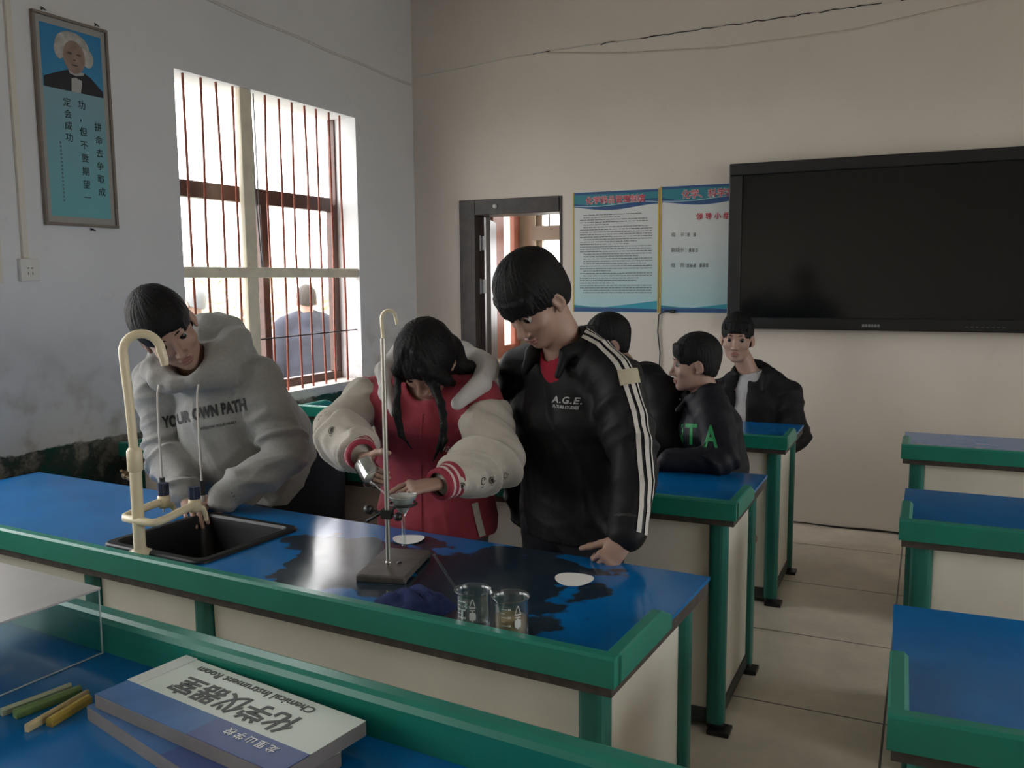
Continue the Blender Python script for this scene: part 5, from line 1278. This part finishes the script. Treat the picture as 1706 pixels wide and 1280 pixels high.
# ==== the boy in the black jacket with white sleeve stripes
BLK = mat('black_polyester_jacket', (.0055, .0055, .007), .6, spec=.3, bump=.12, bscale=240); BLKC = mat('black_collar', (.014, .013, .014), .6)
STR = mat('white_sleeve_tape', (.60, .57, .53), .7); REDT = mat('red_tee', (.36, .012, .035), .85); TAGM = mat('beige_cloth_patch', (.48, .43, .31), .8)
SILV = mat('silver_lettering', (.50, .50, .50), .5)
def black_boy():
    hh = nrm(V3(-.40, -.92, 0)); p = math.radians(43)
    f = hh*math.cos(p)-Z3*math.sin(p); up = hh*math.sin(p)+Z3*math.cos(p)
    h = Head(V3(-1.072, 2.440, 1.487), f, up, 1.08, .0014, .15)
    u = nrm(V3(.45, -.18, .0)); fw = V3(-.37, -.93, 0)
    tr = [((-1.005, 2.60, .74), (.195, .14), 0), ((-1.005, 2.60, .95), (.205, .145), 0), ((-1.005, 2.575, 1.14), (.210, .145), 0), ((-1.000, 2.56, 1.275), (.165, .095), 0)]
    aL = [V3(-.825, 2.475, 1.235), V3(-.745, 2.415, 1.005), V3(-.722, 2.268, .858)]; aR = [V3(-1.205, 2.635, 1.235), V3(-1.245, 2.70, .96), V3(-1.20, 2.66, .74)]
    legs = [[V3(-1.09, 2.62, .86), V3(-1.10, 2.58, .47), V3(-1.12, 2.66, .09), V3(-1.15, 2.57, .09)], [V3(-.92, 2.57, .86), V3(-.91, 2.54, .47), V3(-.90, 2.60, .09), V3(-.92, 2.51, .09)]]
    hL = dict(wrist=V3(-.716, 2.248, .843), d=(-.42, -.30, -.50), palm=(-.45, .75, -.25), thumb=(-.7, -.45, .4), curl=(.75, .8, .85, .85), tdir=(-.92, -.22, -.32), tcurl=-.02, size=.92)
    hR = dict(wrist=aR[2]+V3(.01, -.01, -.02), d=(.1, -.2, -1), palm=(1, .1, 0), thumb=(0, -1, 0))
    root, body = figure('boy in black jacket with white sleeve stripes, looking down, one hand on the bench', (-1.0, 2.62, 0), h, tr, u, [aL, aR], [l[:3] for l in legs], [hL, hR], neck_r=.058)
    rel = Rel(root); h.extras(None, 1.2)
    for o in list(COL.objects):
        if o.parent is None and o.name.split('.')[0] in ('eye', 'eyebrow'): rel(o, body)
    F = hair_field(h); W = h.W; R = h.R
    F.ell(W(0, -.014, .050), np.array((.096, .118, .104)), R); F.ell(W(0, -.045, -.005), np.array((.084, .078, .085)), R, .03)
    F.ell(W(0, .132, -.062), np.array((.072, .080, .088)), R, .008, 's')
    for x in (-1, 1): F.ell(W(x*.094, .004, -.040), np.array((.035, .034, .045)), R, .006, 's'); F.ell(W(x*.080, .070, -.060), np.array((.05, .055, .062)), R, .01, 's')
    F.cut(W(0, -.05, -.062), R@np.array([0, .35, -1.]))
    for i in range(19):      # heavy fringe falling to the brows
        x = -.063+.007*i; F.chain([W(x, .087-x*x*7, .060), W(x*1.02, .098-x*x*7, .020+.006*math.sin(i*2.3))], [.010, .003], .008)
    rel(hair_mesh('hair', h, F, None, 13, .003, 34))
    vb = A(903, 618, 2.40)
    def pre(F):
        collar(F, (-1.018, 2.535, 1.325), fw, 42, .088, .05, .060, .032, .021)
        F.cone(V3(-1.02, 2.50, 1.36), A(905, 610, 2.42), .062, .040, .008, 's'); F.cone(A(905, 605, 2.42), A(900, 640, 2.36), .038, .010, .008, 's'); F.cone(V3(-1.01, 2.54, 1.30), h.W(0, -.01, -.06), .068, .078, .01, 's')
        F.cut((0, 0, .735), (0, 0, -1))
    g = garment('jacket', BLK, tr, u, [([trap(tr, aL[0], .8, .075), aL[0]+Z3*.018]+aL[1:], [.062, .080, .072, .056]), ([trap(tr, aR[0], .8, .075), aR[0]+Z3*.015]+aR[1:], [.062, .080, .072, .056])], .035, pre, step=.0064, amp=.016, seed=71, fv=11, fs=13)
    bv = bvh_of(g); n = Vector((-.25, -.95, .05)).normalized(); uu = Vector((.94, -.24, 0)).normalized(); vv = n.cross(uu)*-1 if n.cross(uu).z < 0 else n.cross(uu)
    uu = vv.cross(n)
    t1 = text_obj('lettering', 'A.G.E.', .027, SILV, A(940, 668, 2.42), uu, vv, None, bold=.02, sx=1.2, spacing=1.15, project=bv); t2 = text_obj('lettering', 'FUTURE STUDIES', .0125, SILV, A(940, 679, 2.42), uu, vv, None, bold=.02, sx=.88, project=bv)
    n2 = Vector((.50, -.82, .28)).normalized(); path = [(984, 541), (1003, 553), (1026, 582), (1044, 625), (1060, 690), (1066, 745), (1064, 800), (1054, 850), (1042, 890)]
    for i, (dx, w_) in enumerate(((-9, .0135), (7, .0135), (17, .004))):
        pts = []
        for j, (x_, y_) in enumerate(path):
            tx, ty_ = np.array(path[min(j+1, 8)])-np.array(path[max(j-1, 0)]); l_ = math.hypot(tx, ty_); pts.append(A(x_-ty_/l_*-dx, y_+tx/l_*-dx, 2.42))
        r_ = ribbon('sleeve_stripe', bv, pts, w_, n2 if True else n, STR, .0018, 70); rel(r_, g)
    pm = MB(); o_ = Vector(A(1049, 628, 2.42)); pu = Vector((.86, .50, .10)).normalized(); pv = n2.cross(pu)
    cor = [(-.033, -.024), (.033, -.018), (.031, .026), (-.034, .022)]
    gx = [[drape(bv, o_+pu*((cor[0][0]*(1-s_)+cor[1][0]*s_)*(1-t_)+(cor[3][0]*(1-s_)+cor[2][0]*s_)*t_)+pv*((cor[0][1]*(1-s_)+cor[1][1]*s_)*(1-t_)+(cor[3][1]*(1-s_)+cor[2][1]*s_)*t_), n2, .0085) for s_ in np.linspace(0, 1, 7)] for t_ in np.linspace(0, 1, 6)]
    vs = [v for r_ in gx for v in r_]; fs = [(i*7+j, i*7+j+1, (i+1)*7+j+1, (i+1)*7+j) for i in range(5) for j in range(6)]
    pm.add(vs+[v-n2*.003 for v in vs], fs+[tuple(k+42 for k in f_[::-1]) for f_ in fs]); pt = pm.build('cloth_patch', TAGM)
    rel(g); rel(t1, g); rel(t2, g); rel(pt, g)
    F = Field(V3(-1.25, 2.3, 1.1), V3(-.8, 2.75, 1.45), .006); F.sect((-1.005, 2.565, 1.15), (-1.01, 2.535, 1.315), (.16, .112), (.080, .074), u, .02); F.cone(V3(-1.02, 2.52, 1.335), V3(-1.03, 2.50, 1.42), .060, .066, .008, 's')
    P, Q, _ = F.mesh(); rel(mesh_np('tee_shirt', P, Q, [REDT]))
    for a in (aL,):
        d = nrm(a[2]-a[1]); rel(MB().tube([Vector(a[2]-d*.03), Vector(a[2]-d*.004), Vector(a[2]+d*.010)], [.054, .048, .045], 24).build('cuff', BLKC))
    trousers(rel, [((-1.005, 2.60, .76), (.165, .12), 0), ((-1.005, 2.60, .94), (.160, .12), 0)], u, legs, seed=76)
black_boy()

# ==== background students sitting at the benches behind
def stool(label, x, y, z):
    t = tag(empty('stool', (x, y, 0)), label, 'stool', 'stools behind the benches')
    MB().lathe([(0, z-.025), (.15, z-.025), (.155, z-.018), (.155, z-.004), (.148, z), (0, z)], seg=32).build('seat', mat('brown_wood_seat', (.20, .11, .06), .5, var=.2), t)
    for k in range(4):
        a = PI/4+k*PI/2; MB().tube([(.11*math.cos(a), .11*math.sin(a), z-.02), (.16*math.cos(a), .16*math.sin(a), 0)], .011, 10).build('leg', mat('dark_steel_tube', (.06, .06, .065), .4, .7), t)
    MB().tube([(.138*math.cos(a), .138*math.sin(a), .2) for a in np.linspace(0, 2*PI, 25)], .008, 8, caps=False).build('foot_ring', mat('dark_steel_tube', (0, 0, 0)), t)
def short_hair(rel, h, seed, fringe=.030, vol=1.0, sides=.03):
    F = hair_field(h, .2, .0042)
    crown_hair(h, F, (.083*vol, .106*vol, .098*vol), face=((0, .126, -.052), (.080, .078, .100)), nape=-.052, ear=(.034, .030, .050))
    for i in range(11):
        x = -.055+.011*i; F.chain([h.W(x, .080-x*x*5, .082), h.W(x*1.02, .087-x*x*6, .050+fringe*.3*math.sin(i*1.7))], [.009, .003], .008)
    rel(hair_mesh('hair', h, F, None, seed, .0028, 26))
NAVYJ = mat('navy_black_jacket', (.007, .007, .012), .6, spec=.3, bump=.15, bscale=200); GRN = mat('green_chest_print', (.015, .30, .085), .6); WTEE = mat('pale_grey_tee', (.44, .42, .42), .9, bump=.15, bscale=200)
def seated(label, h, tr, u, aL, aR, seat, knees, hands, m, seed, pre=None, neck_r=.050, inset=1.0):
    legs = [[V3(seat[0], seat[1], seat[2]+.09)+V3(*o), k_, V3(k_[0], k_[1], .09), V3(k_[0], k_[1], .09)+nrm(V3(*(k_-V3(seat[0], seat[1], k_[2]))))*.1] for o, k_ in knees]
    root, body = figure(label, (seat[0], seat[1], 0), h, tr, u, [aL, aR], [l[:3] for l in legs], hands, fine=.0032, hstep=.0034, neck_r=neck_r, inset=inset)
    rel = Rel(root); h.extras(None)
    for o in list(COL.objects):
        if o.parent is None and o.name.split('.')[0] in ('eye', 'eyebrow'): rel(o, body)
    g = garment('jacket', m, tr, u, [([trap(tr, aL[0])]+aL, [.060, .076, .064, .046]), ([trap(tr, aR[0])]+aR, [.060, .076, .064, .046])], .03, pre, step=.009, amp=.014, seed=seed)
    trousers(rel, [((seat[0], seat[1], seat[2]+.06), (.165, .13), 0), ((tr[0][0][0], tr[0][0][1], seat[2]+.18), (.160, .13), 0)], u, legs, seed=seed+5)
    return root, body, rel, g
def boy_green():
    fw = nrm(V3(-.93, -.36, 0)); h = Head(V3(-.878, 3.66, 1.195), fw+V3(0, 0, -.06), Z3, .96); u = nrm(V3(.36, -.93, 0))
    seat = (-.80, 3.76, .44)
    tr = [((-.80, 3.75, .56), (.175, .13), 0), ((-.805, 3.73, .75), (.18, .14), 0), ((-.82, 3.70, .93), (.185, .13), 0), ((-.835, 3.69, 1.035), (.15, .09), 0)]
    aL = [V3(-.775, 3.56, .985), V3(-.715, 3.46, .835), V3(-.915, 3.41, .825)]; aR = [V3(-.94, 3.81, .97), V3(-1.04, 3.70, .80), V3(-1.02, 3.49, .835)]
    kn = [((.06, 0, 0), V3(-.72, 3.50, .47)), ((-.06, 0, 0), V3(-.90, 3.50, .47))]
    hs = [dict(wrist=aL[2]+V3(-.015, 0, -.01), d=(-1, -.1, -.15), palm=(0, 0, -1), thumb=(0, 1, 0)), dict(wrist=aR[2]+V3(0, -.01, -.01), d=(.3, -1, -.15), palm=(0, 0, -1), thumb=(1, 0, 0))]
    def pre(F):
        collar(F, (-.845, 3.685, 1.055), fw, 30, .078, .045, .050, .045, .017)
        F.cone(V3(-.84, 3.68, 1.06), h.W(0, .0, -.06), .058, .066, .01, 's')
    root, body, rel, g = seated('seated boy in profile, dark jacket with big green letters, facing left', h, tr, u, aL, aR, seat, kn, hs, NAVYJ, 90, pre)
    short_hair(rel, h, 91)
    bv = bvh_of(g); n = Vector((-.05, -1, .05)).normalized(); uu = Vector((.92, .06, 0)).normalized(); vv = n.cross(uu); vv = vv if vv.z > 0 else -vv; uu = vv.cross(n)
    nv = Vector((.24, -.96, .14)).normalized(); uv = Vector((.97, .24, 0)).normalized(); wv = nv.cross(uv); wv = wv if wv.z > 0 else -wv; uv = wv.cross(nv)
    ts = [text_obj('letter', c_, .118, GRN, A(x_, y_, 3.60), uv, wv, None, sx=s_, bold=.025, project=bv) for c_, x_, y_, s_ in (('N', 1131, 726, .42), ('T', 1151, 725, .66), ('A', 1182, 727, .62))]
    sn = MB(); c_ = drape(bv, A(1122, 668, 3.6), n, .002); sn.lathe([(0, .004), (.005, .003), (.006, 0)], c_, 10, axis=n); sn = sn.build('snap_button', SILV)
    rel(g); rel(sn, g)
    for t in ts: rel(t, g)
    stool('stool under the seated boy with green letters', seat[0]+.02, seat[1]+.02, .44)
boy_green()
def boy_white():
    fw = nrm(V3(.10, -1, 0)); h = Head(V3(-.955, 4.965, 1.215), fw+V3(0, 0, -.06), Z3+V3(.03, 0, 0), 1.08); u = nrm(V3(1, .12, 0))
    seat = (-.86, 5.10, .40)
    tr = [((-.86, 5.09, .52), (.175, .12), 0), ((-.86, 5.08, .68), (.18, .125), 0), ((-.862, 5.06, .85), (.19, .12), 0), ((-.87, 5.04, .975), (.15, .085), 0)]
    aL = [V3(-.690, 5.05, .905), V3(-.625, 5.00, .68), V3(-.72, 4.80, .62)]; aR = [V3(-1.045, 5.03, .905), V3(-1.09, 4.98, .68), V3(-1.0, 4.82, .62)]
    kn = [((-.08, 0, 0), V3(-.95, 4.86, .45)), ((.08, 0, 0), V3(-.77, 4.86, .45))]
    hs = [dict(wrist=aL[2], d=(-.6, -.5, -.4), palm=(0, 0, -1), thumb=(-1, 0, 0)), dict(wrist=aR[2], d=(.6, -.5, -.4), palm=(0, 0, -1), thumb=(1, 0, 0))]
    def pre(F):
        collar(F, (-.88, 5.03, 1.005), fw, 50, .088, .05, .070, .030, .020)
        F.sect(A(1229, 640, 4.93), A(1226, 760, 4.93), (.050, .07), (.052, .07), u, .006, 's'); F.cone(V3(-.88, 5.03, 1.0), h.W(0, .0, -.06), .062, .07, .01, 's')
    root, body, rel, g = seated('boy facing the camera in black jacket over white shirt below the screen', h, tr, u, aL, aR, seat, kn, hs, mat('black_cotton_jacket', (.007, .0065, .0075), .75, spec=.3, bump=.15, bscale=200), 100, pre, neck_r=.050, inset=.78)
    short_hair(rel, h, 101, .02, .98)
    rel(g)
    t = garment('tee_shirt', WTEE, [((-.86, 5.07, .55), (.13, .095), 0), ((-.86, 5.05, .80), (.135, .098), 0), ((-.868, 5.03, .935), (.098, .068), 0), ((-.885, 5.02, 1.02), (.066, .06), 0)], u, (), .03, lambda F: F.cone(V3(-.885, 5.02, 1.035), h.W(0, 0, -.06), .055, .06, .006, 's'), step=.008, amp=.004, seed=104); rel(t)
    stool('stool under the boy in white shirt below the screen', seat[0], seat[1]+.02, .40)
boy_white()
def boy_hidden():
    fw = nrm(V3(-.75, -.65, 0)); h = Head(V3(-1.315, 3.80, 1.262), fw+V3(0, 0, -.15), Z3, 1.0); u = nrm(V3(.65, -.75, 0))
    seat = (-1.13, 3.90, .46)
    tr = [((-1.12, 3.89, .58), (.175, .13), 0), ((-1.125, 3.87, .78), (.185, .14), 0), ((-1.14, 3.84, .98), (.195, .135), 0), ((-1.185, 3.825, 1.10), (.150, .09), 0)]
    aL = [V3(-1.025, 3.72, 1.055), V3(-.975, 3.62, .84), V3(-1.14, 3.50, .832)]; aR = [V3(-1.29, 3.92, 1.04), V3(-1.38, 3.80, .84), V3(-1.32, 3.56, .832)]
    kn = [((.06, 0, 0), V3(-1.07, 3.54, .48)), ((-.06, 0, 0), V3(-1.25, 3.54, .48))]
    hs = [dict(wrist=aL[2], d=(-1, -.3, -.2), palm=(0, 0, -1), thumb=(0, 1, 0)), dict(wrist=aR[2], d=(.3, -1, -.15), palm=(0, 0, -1), thumb=(1, 0, 0))]
    def pre(F):
        F.cone(V3(-1.21, 3.81, 1.12), h.W(0, 0, -.06), .058, .066, .01, 's')
    root, body, rel, g = seated('person in plain black jacket seated directly behind the boy with striped sleeve', h, tr, u, aL, aR, seat, kn, hs, mat('black_cotton_jacket', (0, 0, 0)), 110, pre)
    short_hair(rel, h, 111); rel(g)
    stool('stool under the person seated behind the boy with striped sleeve', seat[0], seat[1]+.02, .46)
boy_hidden()

# ==== two people standing outside in the yard
GB = -.30
def outside(label, c, top_z, fw, m, seed, hairm, arms_dn=True):
    fw = nrm(V3(*fw)); u = np.cross(Z3, fw); h = Head(V3(c[0], c[1], top_z-.125), fw, Z3, 1.02); s_ = V3(c[0], c[1], 0)
    zs = top_z-.31
    tr = [(s_+Z3*(zs-.56), (.18, .135), 0), (s_+Z3*(zs-.35), (.185, .14), 0), (s_+Z3*(zs-.13), (.205, .14), 0), (s_+Z3*(zs+.0), (.16, .09), 0)]
    aL = [s_+u*.20+Z3*(zs-.03), s_+u*.26+Z3*(zs-.32), s_+u*.24+fw*.08+Z3*(zs-.56)]; aR = [s_-u*.20+Z3*(zs-.03), s_-u*.26+Z3*(zs-.32), s_-u*.24+fw*.08+Z3*(zs-.56)]
    zh = zs-.50
    legs = [[s_+u*x*.09+Z3*zh, s_+u*x*.10+fw*.02+Z3*(GB+(zh-GB)*.5), s_+u*x*.10+Z3*(GB+.09), s_+u*x*.10+fw*.1+Z3*(GB+.09)] for x in (-1, 1)]
    hs = [dict(wrist=aL[2], d=(0, 0, -1), palm=-u, thumb=fw), dict(wrist=aR[2], d=(0, 0, -1), palm=u, thumb=fw)]
    root, body = figure(label, (c[0], c[1], GB), h, tr, u, [aL, aR], [l[:3] for l in legs], hs, fine=.004, hstep=.0045)
    rel = Rel(root); h.extras(None)
    for o in list(COL.objects):
        if o.parent is None and o.name.split('.')[0] in ('eye', 'eyebrow'): rel(o, body)
    F = hair_field(h, .19, .005); crown_hair(h, F, (.080, .100, .094), nape=-.03); rel(hair_mesh('hair', h, F, None, seed, .002, 20, hairm))
    rel(garment('jacket', m, tr, u, [([trap(tr, aL[0])]+aL, [.065, .080, .070, .054]), ([trap(tr, aR[0])]+aR, [.065, .080, .070, .054])], .035, lambda F: F.chain([s_+Z3*(zs+.02)-fw*.05, s_+Z3*(zs+.05)+fw*.03], [.075, .07], .03), step=.012, amp=.007, seed=seed))
    trousers(rel, [(s_+Z3*(zh-.10), (.165, .125), 0), (s_+Z3*(zh+.08), (.16, .125), 0)], u, legs, mat('dark_trousers', (.04, .04, .045), .9), seed+3, GB)
outside('person outside the window seen from behind in a blue-grey jacket', at(512, 560, 6.10), at(512, 476, 6.10).z, (-.8, .6, 0), mat('blue_grey_cotton', (.05, .054, .075), .9), 130, mat('cropped_grey_black_hair', (.045, .036, .03), .7))
outside('person outside the window, only a grey head showing beside the hooded boy', at(322, 560, 5.1), at(322, 478, 5.1).z, (-.9, -.2, 0), mat('light_grey_cotton', (.30, .30, .31), .9), 140, mat('ash_grey_hair', (.25, .25, .26), .7))
